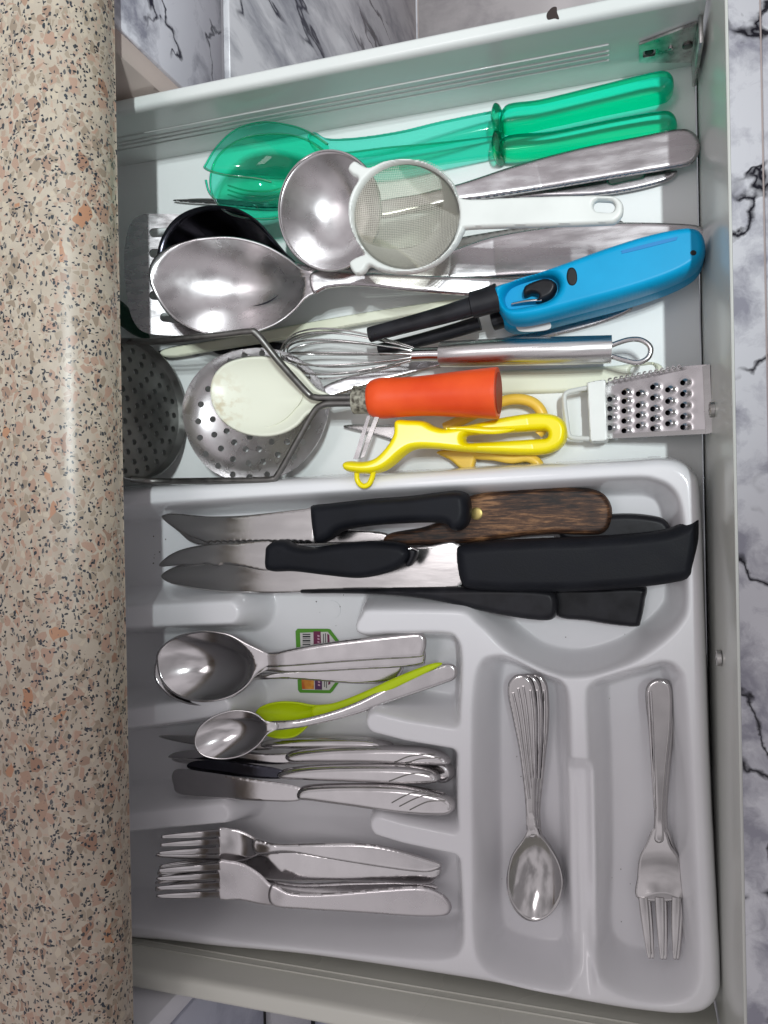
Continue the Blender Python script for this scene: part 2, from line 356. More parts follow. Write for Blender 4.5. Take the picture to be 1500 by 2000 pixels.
rb = N.new('ShaderNodeValToRGB'); rb.color_ramp.elements[0].position = .35; rb.color_ramp.elements[0].color = (.42, .355, .28, 1); rb.color_ramp.elements[1].position = .65; rb.color_ramp.elements[1].color = (.5, .44, .355, 1); L.new(nb.outputs[0], rb.inputs[0])
c = rb.outputs[0]
c = chips(c, 270, .003, .045, .55, [(.4, .3, .23), (.47, .36, .28), (.35, .29, .22), (.52, .45, .35)], .3, (1, .75, 1))
c = chips(c, 160, .005, .07, .34, [(.34, .23, .17), (.41, .28, .21), (.3, .24, .18), (.42, .28, .21)], -.5, (1, .7, 1))
c = chips(c, 105, .006, .09, .06, [(.42, .22, .13), (.32, .19, .13), (.38, .25, .18), (.46, .25, .15)], .9, (1, .7, 1))
c = chips(c, 580, .0015, .05, .14, [(.03, .04, .05), (.05, .055, .06), (.1, .1, .1)], .7, (1, .6, 1), .05)
c = chips(c, 700, .0015, .05, .1, [(.03, .035, .05), (.02, .025, .03)], -.7, (.6, 1, 1), .05)
L.new(c, b.inputs['Base Color'])
# marble foils
def marble(name, seed, base, grey, vein, sc=1., rough=.15, cloud=.5, rot=(0, 0, 0), st=(1, 1, 1), vs=.5, vw=.012):
    m = mat(name, base, rough); N, L, b = nodes(m)
    t = N.new('ShaderNodeTexCoord'); mp = N.new('ShaderNodeMapping'); mp.inputs['Location'].default_value = (seed, seed*.7, seed*.3); mp.inputs['Rotation'].default_value = rot; mp.inputs['Scale'].default_value = st; L.new(t.outputs['Object'], mp.inputs[0])
    d = N.new('ShaderNodeTexNoise'); d.inputs['Scale'].default_value = 6*sc; d.inputs['Detail'].default_value = 6; L.new(mp.outputs[0], d.inputs['Vector'])
    s = N.new('ShaderNodeVectorMath'); s.operation = 'SCALE'; s.inputs['Scale'].default_value = .16/sc; L.new(d.outputs['Color'], s.inputs[0])
    a = N.new('ShaderNodeVectorMath'); a.operation = 'ADD'; L.new(mp.outputs[0], a.inputs[0]); L.new(s.outputs[0], a.inputs[1])
    cl = N.new('ShaderNodeTexNoise'); cl.inputs['Scale'].default_value = 5*sc; cl.inputs['Detail'].default_value = 7; cl.inputs['Roughness'].default_value = .62; L.new(a.outputs[0], cl.inputs['Vector'])
    r1 = N.new('ShaderNodeValToRGB'); r1.color_ramp.elements[0].position = cloud-.12; r1.color_ramp.elements[0].color = (*grey, 1); r1.color_ramp.elements[1].position = cloud+.06; r1.color_ramp.elements[1].color = (*base, 1); L.new(cl.outputs[0], r1.inputs[0])
    vn = N.new('ShaderNodeTexNoise'); vn.inputs['Scale'].default_value = 2.2*sc; vn.inputs['Detail'].default_value = 4; vn.inputs['Roughness'].default_value = .5; L.new(a.outputs[0], vn.inputs['Vector'])
    q = N.new('ShaderNodeMath'); q.operation = 'SUBTRACT'; q.inputs[1].default_value = .5; L.new(vn.outputs[0], q.inputs[0]); q2 = N.new('ShaderNodeMath'); q2.operation = 'ABSOLUTE'; L.new(q.outputs[0], q2.inputs[0])
    r2 = N.new('ShaderNodeMapRange'); r2.inputs[1].default_value = .002; r2.inputs[2].default_value = vw; r2.inputs[3].default_value = 1; r2.inputs[4].default_value = 0; L.new(q2.outputs[0], r2.inputs[0])
    gate = N.new('ShaderNodeTexNoise'); gate.inputs['Scale'].default_value = 4*sc; gate.inputs['Detail'].default_value = 2; L.new(mp.outputs[0], gate.inputs['Vector'])
    g2 = N.new('ShaderNodeMapRange'); g2.inputs[1].default_value = vs; g2.inputs[2].default_value = vs+.08; L.new(gate.outputs[0], g2.inputs[0])
    ml = N.new('ShaderNodeMath'); ml.operation = 'MULTIPLY'; L.new(r2.outputs[0], ml.inputs[0]); L.new(g2.outputs[0], ml.inputs[1])
    mx = N.new('ShaderNodeMixRGB'); L.new(ml.outputs[0], mx.inputs[0]); L.new(r1.outputs[0], mx.inputs[1]); mx.inputs[2].default_value = (*vein, 1)
    L.new(mx.outputs[0], b.inputs['Base Color']); return m
M['marble_floor'] = marble('white_marble_floor_tile', 3.1, (.78, .79, .83), (.36, .36, .42), (.012, .012, .02), 2.0, .12, .5, vs=.4, vw=.02)
M['marble_tile2'] = marble('pinkish_marble_floor_tile', 7.3, (.5, .46, .46), (.32, .29, .3), (.12, .1, .1), 1.2, .2, .5, vs=.6)
M['marble_door'] = marble('grey_marble_door_foil', 5.2, (.72, .71, .74), (.34, .34, .38), (.05, .05, .07), 3.0, .2, .5, st=(1, 1, .35), vs=.42)
M['marble_front'] = marble('white_marble_drawer_foil', 9.4, (.8, .8, .86), (.3, .3, .36), (.03, .03, .05), 3.6, .2, .46, vs=.42)
M['marble_blue'] = marble('bluish_marble_foil', 2.4, (.62, .64, .74), (.42, .44, .54), (.1, .1, .15), 2.2, .2, .5, vs=.6)
# ------------------------------------------------------------------ setting: floor tiles, cabinet, worktop
g = thing('floor', 'marble look tiled kitchen floor far below the drawer', 'floor', kind='structure'); del g['category']; del g['label']
for i, (x0, x1) in enumerate([(-1.0, -.345), (-.342, .229), (.232, 1.0)]):
    for j, (y0, y1) in enumerate([(-1.8, -.902), (-.9, .858), (.86, 1.8)]):
        box('tile', (x0, y0, -.80), (x1, y1, -.78), M['marble_floor'] if not (i == 1 and j == 2) else M['marble_tile2'], g, .001, 1)
box('grout', (-1.2, -1.6, -.83), (1.2, 1.6, -.783), M['grout'], g)
cab = thing('kitchen_cabinet', 'kitchen base cabinets with marble look fronts under the speckled worktop', 'cabinet', kind='structure'); del cab['category']
box('side_panel', (-.7, .338, -.76), (-.345, .356, .13), M['beige'], cab, .0006, 1)
box('side_panel', (-.7, -.398, -.76), (-.345, -.380, .13), M['rail'], cab, .0006, 1)
def front_stack(y0, y1, cuts, up):
    for (z0, z1, mt, nm) in cuts:
        box(nm, (-.363, y0, z0), (-.345+(.0 if nm != 'rail' else -.006), y1, z1), mt, cab, .0008 if nm != 'rail' else 0, 1)
front_stack(.359, .95, [(-.036, .125, M['marble_front'], 'drawer_front'), (-.05, -.038, M['rail'], 'rail'), (-.772, -.052, M['marble_door'], 'door')], True)
front_stack(-1.0, -.401, [(-.083, .125, M['marble_blue'], 'drawer_front'), (-.10, -.085, M['rubberdark'], 'rail'), (-.2, -.102, M['rail'], 'drawer_front'), (-.225, -.202, M['rubberdark'], 'rail'), (-.772, -.227, M['marble_blue'], 'door')], False)
box('back_board', (-.7, -1.0, -.77), (-.69, .95, .12), M['creamwall'], cab)
# worktop: flat top, rolled nose
prof = [(-1.1, .176), (-.383, .176)]
for k in range(1, 13):
    a = math.radians(90-k*8.5); prof.append((-.383+.046*math.cos(a), .142+.034*math.sin(a)))
prof += [(-.3375, .134), (-.343, .1315), (-.348, .1308), (-1.1, .1308)]
wt = prism('worktop', prof, -.9, .9, 'y', M['terrazzo'], None, 40)
tag(wt, 'speckled beige terrazzo look worktop with rolled front edge over the drawer', 'worktop')
box('added_bounce_board', (-1.1, -.9, .1302), (-.349, .9, .1307), M['rail'], wt)  # unseen pale board added to lighten what the steel reflects
# ------------------------------------------------------------------ the drawer
dr = thing('drawer', 'open white kitchen drawer full of utensils and cutlery', 'drawer')
XB, XF = -.47, .058
box('drawer_base', (XB, -.358, -.012), (XF-.0015, .3195, 0), M['base'], dr)
box('back_wall', (XB-.012, -.357, -.012), (XB-.0005, .3185, .09), M['white'], dr)
def side(y_in, y_out, s, mt):
    t = abs(y_out-y_in); pr = []
    # steel side: thin web and a rounded lip that overhangs outwards
    pr = [(y_in, -.012), (y_in, .0745)]
    for k in range(0, 7):
        a = math.radians(180-k*15); pr.append((y_in+s*(.004+.004*math.cos(a)), .0745+.0055*math.sin(a)))
    for k in range(0, 7):
        a = math.radians(90-k*15); pr.append((y_out+s*(-.004+.004*math.cos(a)), .0745+.0055*math.sin(a)))
    pr += [(y_out, .062), (y_out-s*.0015, .062), (y_out-s*.0015, .073), (y_in+s*.003, .073), (y_in+s*.003, -.012)]
    return prism('side_wall', pr, XB, XF-.001, 'x', mt, dr, 35)
side(.3195, .3315, 1, M['white']); side(-.358, -.374, -1, M['creamwall'])
for z in (.0464, .0389, .0338, .0274): box('pressed_rib', (-.44, .3187, z-.0007), (-.0026, .32, z+.0007), M['white'], dr, .0003, 1)
for z in (.05, .042): box('pressed_rib', (-.44, -.3585, z-.0008), (.02, -.3572, z+.0008), M['creamwall'], dr, .0003, 1)
# front panel, rounded over the top
pr = [(.058, -.03), (.058, .02), (.0615, .1185), (.0618, .1195), (.0625, .12), (.0632, .1195), (.0636, .1185), (.0636, -.03)]
prism('front_panel', pr, -.42, .40, 'y', M['front'], dr, 25)
box('shadow_joint', (.0572, -.357, .0002), (.05805, .3185, .0012), M['rubberdark'], dr)
# bracket in the top corner
bp0 = [on_y(1248, 84, .3188), on_y(1360, 42, .3188), on_y(1360, 118, .3188), on_y(1248, 119, .3188)]
def bracket():
    pts = [(p.x, p.z) for p in bp0]; hc = on_y(1268, 100, .3188)
    s = 1e4
    ol = [((x-.0)*s, -z*s) for x, z in pts]
    def mp(x, y, h): return np.c_[x/s, .3188-h, -y/s]
    c = (hc.x*s, -hc.z*s); q = 38
    return plate('corner_bracket', ol, .0, .0016, M['zinc'], dr, cell=7, sm=False, mp=mp, holes=[[(c[0]-q, c[1]-q), (c[0], c[1]-q*1.1), (c[0]+q, c[1]-q), (c[0]+q*1.1, c[1]), (c[0]+q, c[1]+q), (c[0], c[1]+q*1.1), (c[0]-q, c[1]+q), (c[0]-q*1.1, c[1])]])
br = bracket(); hc = on_y(1268, 100, .3188)
def cyl(name, c, ax, r, h, mt, parent, n=20):
    c = np.array(c, float); ax = np.array(ax, float); ax /= np.linalg.norm(ax)
    upv = (0, 0, 1) if abs(ax[2]) < .9 else (1, 0, 0)
    return loftw(name, [c, c+ax*h*.33, c+ax*h*.66, c+ax*h], np.full(4, r), np.full(4, r), mt, parent, n, 2., (0, .12), 40, upv)
cyl('bolt', (hc.x, .3189, hc.z), (0, -1, 0), .003, .001, M['rubberdark'], br)
for px, py, r in ((1310, 93, .0016), (1343, 88, .0034)):
    p = on_y(px, py, .3172); cyl('bolt', p, (0, -1, 0), r, .0012, M['old_steel'] if r > .002 else M['steel'], br)
box('bracket_flange', (.0535, .300, .008), (.0562, .3185, .062), M['zinc'], dr, .0004, 1)
for y, z in ((.0632, .0534), (-.0981, .0643)):
    s_ = cyl('screw', (.0592, y, z), (-1, 0, 0), .0052, .0026, M['zinc'], dr)
    box('screw_slot', (.0560, y-.0036, z-.0006), (.0564, y+.0036, z+.0006), M['rubberdark'], s_)
    box('screw_slot', (.05605, y-.0006, z-.0036), (.05645, y+.0006, z+.0036), M['rubberdark'], s_)
# paint chip on the top lip
plate('paint_chip', [(1068, 27), (1078, 15), (1087, 14), (1088, 24), (1092, 37), (1083, 36), (1070, 38)], .0800, .0003, M['chip'], dr, cell=1.5)
# ------------------------------------------------------------------ cutlery tray as one moulded shell
tray = thing('cutlery_tray', 'white plastic cutlery tray with curved dividers filling the lower half of the drawer', 'tray')
ZT = .05
def wpoly(pts, n=6, z=ZT):
    s = spline(pts, True, n); return Wn(s[:, 0], s[:, 1], z)[:, :2]
outer = wpoly([(60, 968), (160, 958), (245, 951), (700, 926), (1000, 909), (1230, 897), (1290, 893), (1330, 899), (1358, 922), (1370, 962), (1378, 1150), (1390, 1500), (1403, 1750), (1411, 1900), (1408, 1955), (1380, 1986), (1330, 1993), (1260, 1987), (1180, 1975), (1050, 1950), (930, 1925), (620, 1878), (420, 1858), (305, 1845), (150, 1835), (60, 1830)])
c_knives = wpoly([(70, 1010), (160, 1002), (300, 988), (700, 963), (1000, 948), (1220, 936), (1280, 940), (1315, 962), (1330, 1010), (1337, 1100), (1338, 1180), (1325, 1215), (1285, 1255), (1220, 1295), (1130, 1318), (1050, 1305), (990, 1265), (945, 1222), (905, 1195), (850, 1190), (700, 1190), (690, 1200), (480, 1205), (70, 1215)])
c_rows = wpoly([(70, 1180), (200, 1180), (400, 1150), (680, 1150), (692, 1235), (760, 1238), (860, 1237), (888, 1250), (897, 1290), (893, 1400), (889, 1500), (890, 1600), (895, 1700), (900, 1800), (896, 1850), (870, 1868), (800, 1868), (640, 1852), (450, 1832), (300, 1808), (200, 1800), (70, 1798)])
c_tea = wpoly([(940, 1300), (965, 1285), (1000, 1290), (1060, 1318), (1095, 1335), (1108, 1370), (1112, 1480), (1118, 1560), (1122, 1700), (1126, 1850), (1124, 1905), (1100, 1932), (1050, 1932), (990, 1915), (945, 1885), (930, 1830), (928, 1700), (926, 1500), (928, 1360)])
c_fork = wpoly([(1150, 1370), (1158, 1340), (1190, 1325), (1260, 1305), (1300, 1296), (1325, 1310), (1335, 1345), (1345, 1500), (1355, 1700), (1362, 1850), (1358, 1920), (1330, 1950), (1270, 1955), (1210, 1940), (1170, 1905), (1155, 1850), (1158, 1700), (1155, 1500)])
stubs = []
for pts, r in (([(60, 1205), (250, 1205), (446, 1196)], 30), ([(60, 1410), (250, 1402), (432, 1380)], 27), ([(60, 1612), (250, 1605), (430, 1588)], 27),
               ([(726, 1212), (800, 1212), (900, 1214)], 21), ([(734, 1412), (790, 1426), (900, 1444)], 26), ([(742, 1614), (790, 1628), (905, 1652)], 26)):
    w3 = Wn([p[0] for p in pts], [p[1] for p in pts], ZT)[:, :2]; stubs.append((w3, r*.00037, pts))
cell = .00125
lo = outer.min(0)-.004; hi = outer.max(0)+.004; lo[0] = max(lo[0], -.47)
xs = np.arange(lo[0], hi[0], cell); ys = np.arange(lo[1], hi[1], cell); X, Y = np.meshgrid(xs, ys)
do = sdf(outer, X, Y)
def smax(a, b, k): h = np.clip(.5+.5*(a-b)/k, 0, 1); return b*(1-h)+a*h+k*h*(1-h)
dk = smax(sdf(c_knives, X, Y), sdf(c_rows, X, Y), .006)
ds = np.full(X.shape, 1e9)
for w3, r, pts in stubs:
    for i in range(len(w3)-1):
        a, b = w3[i], w3[i+1]; ee = b-a; t_ = np.clip(((X-a[0])*ee[0]+(Y-a[1])*ee[1])/ee.dot(ee), 0, 1)
        ds = np.minimum(ds, np.hypot(X-a[0]-t_*ee[0], Y-a[1]-t_*ee[1])-r)
def smin(a, b, k): return -smax(-a, -b, k)
da = smin(dk, ds, .006)
dt = sdf(c_tea, X, Y); dfk = sdf(c_fork, X, Y)
def well(d, depth, wdt, r=.0035):
    t = np.clip((d+r)/wdt, 0, 1); s = t*t*(3-2*t); return depth*s
Z = ZT-well(da, .043, .0145)-well(dt, .043, .017)-well(dfk, .043, .017)
# low ridge between teaspoon and fork wells
ra, rb_ = W(1132, 1480, ZT), W(1140, 1870, ZT)
t_ = np.clip((ra.y-Y)/(ra.y-rb_.y), 0, 1)
inr = np.exp(-((X-(ra.x+(rb_.x-ra.x)*t_))/.0075)**4)*np.clip((ra.y-Y)/.012, 0, 1)*np.clip((Y-rb_.y+.03)/.04, 0, 1)
Z = Z-inr*.015
# shoulder: gentle crown on the rim, rounding over at the outside
q = np.clip(do/.008, 0, 1); Z = Z-.014*(1-np.sqrt(np.clip(1-(1-q)**2, 0, 1)))
Z = np.where(do < 0, ZT-.014+do*8, Z); Z = np.maximum(Z, .004)
keep = (do[:-1, :-1] > -.0034) & (do[1:, 1:] > -.0034) & (do[1:, :-1] > -.0034) & (do[:-1, 1:] > -.0034)
ny, nx = X.shape; I = np.arange(nx*ny).reshape(ny, nx)
Fq = np.c_[I[:-1, :-1][keep], I[:-1, 1:][keep], I[1:, 1:][keep], I[1:, :-1][keep]]
us = np.unique(Fq); rm = -np.ones(nx*ny, int); rm[us] = np.arange(len(us))
me = bpy.data.meshes.new('tray_shell'); me.from_pydata(np.c_[X.ravel(), Y.ravel(), Z.ravel()][us].tolist(), [], rm[Fq].tolist()); me.update()
link('tray_shell', me, M['tray'], tray, True, 0)
ZB = .0075
# moulding disc mark, crumbs
plate('moulding_mark', [(647+18*math.cos(a/12*6.283), 1191+18*math.sin(a/12*6.283)) for a in range(12)], ZB-.0002, .0004, M['tray'], tray, cell=2)
for px, py, r in ((312, 1078, .0005), (324, 1149, .0007), (352, 1158, .0005), (360, 1162, .0005), (618, 1175, .0005), (1172, 1385, .0006), (1178, 1390, .0004), (300, 1100, .0006), (640, 1008, .0005)):
    cyl('crumb', W(px, py, ZB), (0, 0, 1), r, .0006, M['crumb'], tray, 6)
rc = random.Random(4)
for k in range(34):
    px, py, r = rc.choice(((rc.gauss(318, 14), rc.gauss(1085, 22), .0005), (rc.uniform(950, 1100), rc.uniform(1400, 1900), .0003), (rc.uniform(1170, 1240), rc.uniform(1350, 1900), .00035), (rc.gauss(1180, 12), rc.gauss(1385, 14), .0004), (rc.uniform(500, 680), rc.uniform(1150, 1225), .00035), (rc.uniform(1090, 1290), rc.uniform(1225, 1245), .0004)))
    cyl('crumb', W(px, py, ZB), (0, 0, 1), r*rc.uniform(.5, 1.2), .0004, M['crumb'], tray, 5)
# product sticker on the tray floor
stk = thing('product_sticker', 'green bordered product sticker with barcode on the tray floor under the spoon handles', 'sticker')
SZ = ZB+.0003
def sheetpx(name, pts, dz, mt, parent=stk):
    v = Wn([p[0] for p in pts], [p[1] for p in pts], SZ+dz); n = len(v)
    v2 = v.copy(); v2[:, 2] -= .0002
    return mesh(name, np.r_[v, v2], [list(range(n))[::-1], list(range(n, 2*n))]+[[i, (i+1) % n, (i+1) % n+n, i+n] for i in range(n)], mt, parent, False)
sheetpx('border', [(577, 1233), (581, 1228), (640, 1228), (645, 1229), (664, 1254), (667, 1262), (667, 1322), (664, 1330), (650, 1350), (645, 1354), (586, 1353), (582, 1348)], 0, M['sticker_green'])
sheetpx('white_panel', [(586, 1236), (640, 1234), (659, 1258), (661, 1325), (643, 1348), (590, 1347)], .0003, M['sticker_white'])
for y0, h_ in ((1238, 2), (1242, 3), (1247, 1), (1250, 3), (1255, 1), (1258, 2), (1262, 3), (1267, 1), (1270, 3), (1275, 2)): sheetpx('barcode_bar', [(591, y0), (606, y0), (606, y0+h_), (591, y0+h_)], .0006, M['sticker_ink'])
sheetpx('plum_band', [(612, 1233), (626, 1233), (628, 1290), (613, 1290)], .0006, M['sticker_plum'])
sheetpx('violet_band', [(614, 1296), (628, 1296), (629, 1347), (615, 1347)], .0006, M['sticker_violet'])
sheetpx('orange_picture', [(588, 1312), (613, 1312), (613, 1346), (590, 1346)], .0006, M['sticker_orange'])
for y0 in range(1240, 1288, 6): sheetpx('printed_mark', [(620, y0), (624, y0+1), (624, y0+4), (620, y0+3)], .0009, M['sticker_pink'])
for y0 in range(1318, 1342, 6): sheetpx('printed_mark', [(621, y0), (625, y0+1), (625, y0+4), (621, y0+3)], .0009, M['sticker_pink'])
for x0, a_, b_ in ((631, 1238, 1260), (635, 1237, 1268), (633, 1322, 1342), (637, 1320, 1344)): sheetpx('printed_mark', [(x0, a_), (x0+1.2, a_), (x0+1.2, b_), (x0, b_)], .0006, M['sticker_ink'])
sheetpx('plum_stripe', [(639, 1238), (643, 1240), (644, 1262), (640, 1262)], .0006, M['sticker_plum']); sheetpx('plum_stripe', [(642, 1318), (646, 1318), (645, 1336), (641, 1338)], .0006, M['sticker_plum'])

# ------------------------------------------------------------------ long utensils in the upper part
G = 'cooking utensils loose in the drawer'
# green servers
gs = thing('serving_fork', 'translucent emerald green slotted server with upper handle, nearest the top wall', 'salad server', 'green servers')
grip = lambda o, x0, y0, h0, x1, y1, h1: None
ga = dict(R=15, e=.25, cell=2.2)
plate('handle', [(985, 206), (1060, 192), (1180, 163), (1270, 141), (1300, 138), (1315, 148), (1317, 166), (1308, 184), (1285, 194), (1180, 216), (1080, 238), (985, 254)], .012, .014, M['green'], gs, **ga)
plate('shaft', [(974, 214), (972, 214), (860, 237), (780, 256), (700, 268), (640, 270), (615, 258), (600, 268), (620, 300), (650, 306), (720, 302), (850, 282), (972, 257), (974, 257)], .014, .007, M['greenthin'], gs, R=10, e=.6, cell=2.2, zf=lin((900, 250), 0, (620, 285), .02))
plate('collar', [(962, 209), (970, 204), (980, 209), (984, 230), (982, 252), (972, 259), (962, 252), (957, 230)], .009, .02, M['green'], gs, R=9, e=.2, cell=2)
bowl('bowl', [(640, 282), (600, 256), (560, 243), (510, 238), (462, 252), (425, 285), (404, 318), (402, 332), (440, 342), (500, 348), (560, 350), (610, 345), (640, 315)], (525, 300), .047, .02, M['greenbowl'], gs, th=0)
tube('rim', [tuple(W(x, y, .0475)) for x, y in [(640, 282), (600, 256), (560, 243), (510, 238), (462, 252), (425, 285), (404, 318), (402, 330), (440, 342), (500, 349), (530, 356)]], .0009, M['green'], gs)
tube('rim', [tuple(W(x, y, .0475)) for x, y in [(402, 352), (408, 374), (422, 392)]], .001, M['green'], gs)
gs2 = thing('serving_spoon', 'translucent emerald green serving spoon with lower handle, bowl nested in the slotted one', 'salad server', 'green servers')
plate('handle', [(985, 266), (1080, 254), (1200, 230), (1290, 215), (1315, 220), (1324, 238), (1318, 254), (1300, 264), (1200, 280), (1100, 295), (985, 308)], .006, .012, M['green'], gs2, **ga)
plate('shaft', [(976, 264), (974, 264), (850, 278), (760, 286), (680, 296), (630, 300), (630, 330), (690, 332), (780, 330), (880, 316), (974, 303), (976, 303)], .008, .006, M['greenthin'], gs2, R=10, e=.6, cell=2.2, zf=lin((900, 290), 0, (640, 320), .016))
plate('collar', [(962, 262), (970, 257), (981, 262), (985, 283), (983, 304), (974, 312), (963, 306), (958, 285)], .004, .018, M['green'], gs2, R=9, e=.2, cell=2)
bowl('bowl', [(640, 310), (612, 280), (570, 264), (520, 262), (470, 272), (430, 300), (413, 335), (412, 370), (425, 398), (450, 418), (500, 428), (550, 424), (590, 404), (625, 360)], (525, 342), .04, .031, M['greenbowl'], gs2, th=0)
tube('rim', [tuple(W(x, y, .0402)) for x, y in [(640, 310), (612, 280), (570, 264), (520, 262), (470, 272), (430, 300), (413, 335), (412, 370), (425, 398), (450, 418), (500, 428), (550, 424), (590, 404), (625, 360)]], .0009, M['green'], gs2, closed=True)
for dx in (0, 1, 2): tube('slot_rib', [tuple(W(x, y+dx*9, .018)) for x, y in [(445, 362), (480, 372), (520, 374), (555, 366)]], .0007, M['green'], gs2)
# carving fork, mostly hidden
cf = thing('carving_fork', 'pointed steel fork, only its tip and dull handle end showing beside the green servers', 'fork')
plate('tine', [(336, 391), (360, 388), (420, 387), (520, 394), (560, 402), (520, 408), (420, 399), (360, 395)], .003, .0025, M['steel'], cf, R=4, cell=1.8)
plate('handle', [(700, 400), (850, 392), (950, 382), (1100, 352), (1240, 332), (1310, 330), (1322, 338), (1300, 354), (1230, 372), (1150, 382), (1040, 386), (900, 405), (700, 415)], .004, .003, M['alu'], cf, R=6, holes=[(1195, 352, 1250, 340, 6)], cell=2.2)
# round ladle
ld = thing('soup_ladle', 'round satin steel ladle whose wide handle runs to the drawer front', 'ladle')
circ = lambda cx, cy, rx, ry, n=20, a0=0: [(cx+rx*math.cos(a0+i*2*math.pi/n), cy+ry*math.sin(a0+i*2*math.pi/n)) for i in range(n)]
bowl('bowl', circ(644, 411, 99, 117), (644, 411), .070, .027, M['steel_soft'], ld, p=2.4, th=.0014, rings=20, seg=90)
tube('rolled_rim', [tuple(W(x, y, .070)) for x, y in circ(644, 411, 99, 117)], .0009, M['steel'], ld, closed=True, n=6)
plate('handle', [(735, 395), (820, 378), (900, 358), (1010, 322), (1130, 290), (1250, 266), (1325, 252), (1352, 257), (1366, 275), (1366, 296), (1350, 318), (1310, 328), (1200, 346), (1080, 366), (960, 384), (900, 392), (820, 410), (740, 425)], .014, .004, M['alu'], ld, R=9, e=.6, cell=2.2, zf=lin((740, 410), .03, (1000, 350), .004))
# slotted turner
tn = thing('slotted_turner', 'steel slotted turner half under the worktop, its blade at the far left', 'turner')
plate('blade', [(243, 520), (246, 470), (256, 436), (275, 421), (300, 418), (360, 420), (430, 430), (450, 500), (450, 600), (430, 650), (370, 655), (300, 653), (270, 640), (252, 600)], .014, .0012, M['alu'], tn, cell=2.4, holes=[(301, 455, 345, 453, 9), (301, 495, 345, 495, 9), (301, 536, 345, 538, 9), (301, 577, 345, 579, 9), (322, 620, 360, 624, 9)], zf=lin((243, 540), .03, (450, 540), -.004))
plate('handle', [(430, 520), (560, 518), (700, 500), (860, 470), (1000, 446), (1120, 432), (1200, 428), (1222, 440), (1216, 458), (1150, 466), (1000, 488), (860, 512), (700, 530), (560, 545), (430, 560)], .006, .003, M['old_steel'], tn, R=5, cell=2.4, holes=[(1105, 448, 1150, 444, 9)])
# deep ladle, dark reflection painted into its bowl
dl = thing('deep_ladle', 'deep ladle with a dark reflection painted into its bowl behind the big oval spoon', 'ladle')
bowl('bowl', [(308, 512), (314, 470), (338, 432), (372, 411), (415, 403), (460, 409), (500, 432), (530, 465), (560, 500), (590, 530), (560, 560), (520, 590), (440, 605), (360, 590), (318, 556)], (420, 505), .043, .034, M['painted_dark_steel'], dl, p=2.6, th=.0014)
plate('handle', [(570, 512), (640, 520), (740, 518), (860, 495), (960, 462), (1080, 442), (1200, 434), (1320, 436), (1368, 442), (1382, 462), (1376, 500), (1300, 520), (1180, 530), (1050, 538), (900, 546), (760, 546), (640, 540), (570, 534)], .016, .004, M['alu'], dl, R=9, cell=2.2, zf=lin((570, 520), .026, (900, 500), 0))
# big oval spoon
bs = thing('basting_spoon', 'large polished oval spoon lying over the deep ladle', 'spoon')
bowl('bowl', [(291, 545), (300, 505), (340, 478), (400, 465), (455, 463), (510, 476), (555, 500), (592, 526), (640, 534), (650, 548), (640, 562), (600, 580), (570, 606), (530, 634), (470, 653), (410, 652), (355, 632), (315, 598)], (445, 556), .068, .026, M['steel_soft'], bs, p=2., th=.0013, rings=26, seg=110, zf=lin((291, 550), .012, (600, 550), -.012), ell=(152, 97, 0))
plate('handle', [(612, 530), (700, 532), (820, 538), (960, 543), (1080, 548), (1150, 560), (1120, 580), (1040, 584), (930, 578), (800, 568), (700, 558), (640, 562), (612, 572)], .0, .0035, M['alu'], bs, R=8, e=.6, cell=2.1, zf=lin((620, 550), .0545, (900, 560), .026))
# strainer
st = thing('tea_strainer', 'white plastic tea strainer with fine mesh resting on the steel ladle', 'strainer')
ring = plate('frame', [(905, 388), (1000, 386), (1100, 383), (1180, 382), (1205, 386), (1217, 400), (1216, 420), (1203, 434), (1180, 438), (1050, 442), (920, 446), (906, 452), (893, 476), (872, 500), (845, 520), (812, 532), (775, 534), (740, 527), (722, 519), (712, 531), (700, 537), (690, 532), (682, 515), (690, 506), (702, 500), (712, 494), (694, 468), (682, 438), (680, 400), (688, 372), (700, 350), (688, 342), (680, 332), (684, 320), (694, 315), (706, 322), (722, 327), (750, 315), (790, 310), (830, 316), (862, 334), (886, 358)],
    .084, .0055, M['strainer'], st, R=7, e=.45, cell=2.4, holes=[(793, 421, 104), (1170, 403, 1190, 404, 11)], n=4)
bowl('net_backing', circ(793, 421, 104, 104, 24), (793, 421), .0845, .015, M['net'], st, p=2.3, th=.0001)
v = []; f = []
cc = W(793, 421, .0845); Rn = 104*scale(793, 421, .0845)
k = -Rn+.0008
while k < Rn:
    hl = math.sqrt(max(Rn*Rn-k*k, 0)); ns = 18
    for ax in (0, 1):
        pr_ = None
        for i in range(ns+1):
            s_ = -hl+2*hl*i/ns; x, y = (s_, k) if ax == 0 else (k, s_); q = math.hypot(x, y)/Rn
            z = .0851-.015*(1-min(q, 1)**2.3); b0 = len(v); wd = .00009
            for (dx, dz) in ((-wd, 0), (0, wd), (wd, 0)): v.append((cc.x+x+(dx if ax else 0), cc.y+y+(0 if ax else dx), z+dz))
            if pr_ is not None: f += [[pr_, pr_+1, b0+1, b0], [pr_+1, pr_+2, b0+2, b0+1]]
            pr_ = b0
    k += .00125
nt_ = mesh('net_threads', v, f, M['netwire'], st, False); nt_['kind'] = 'stuff'
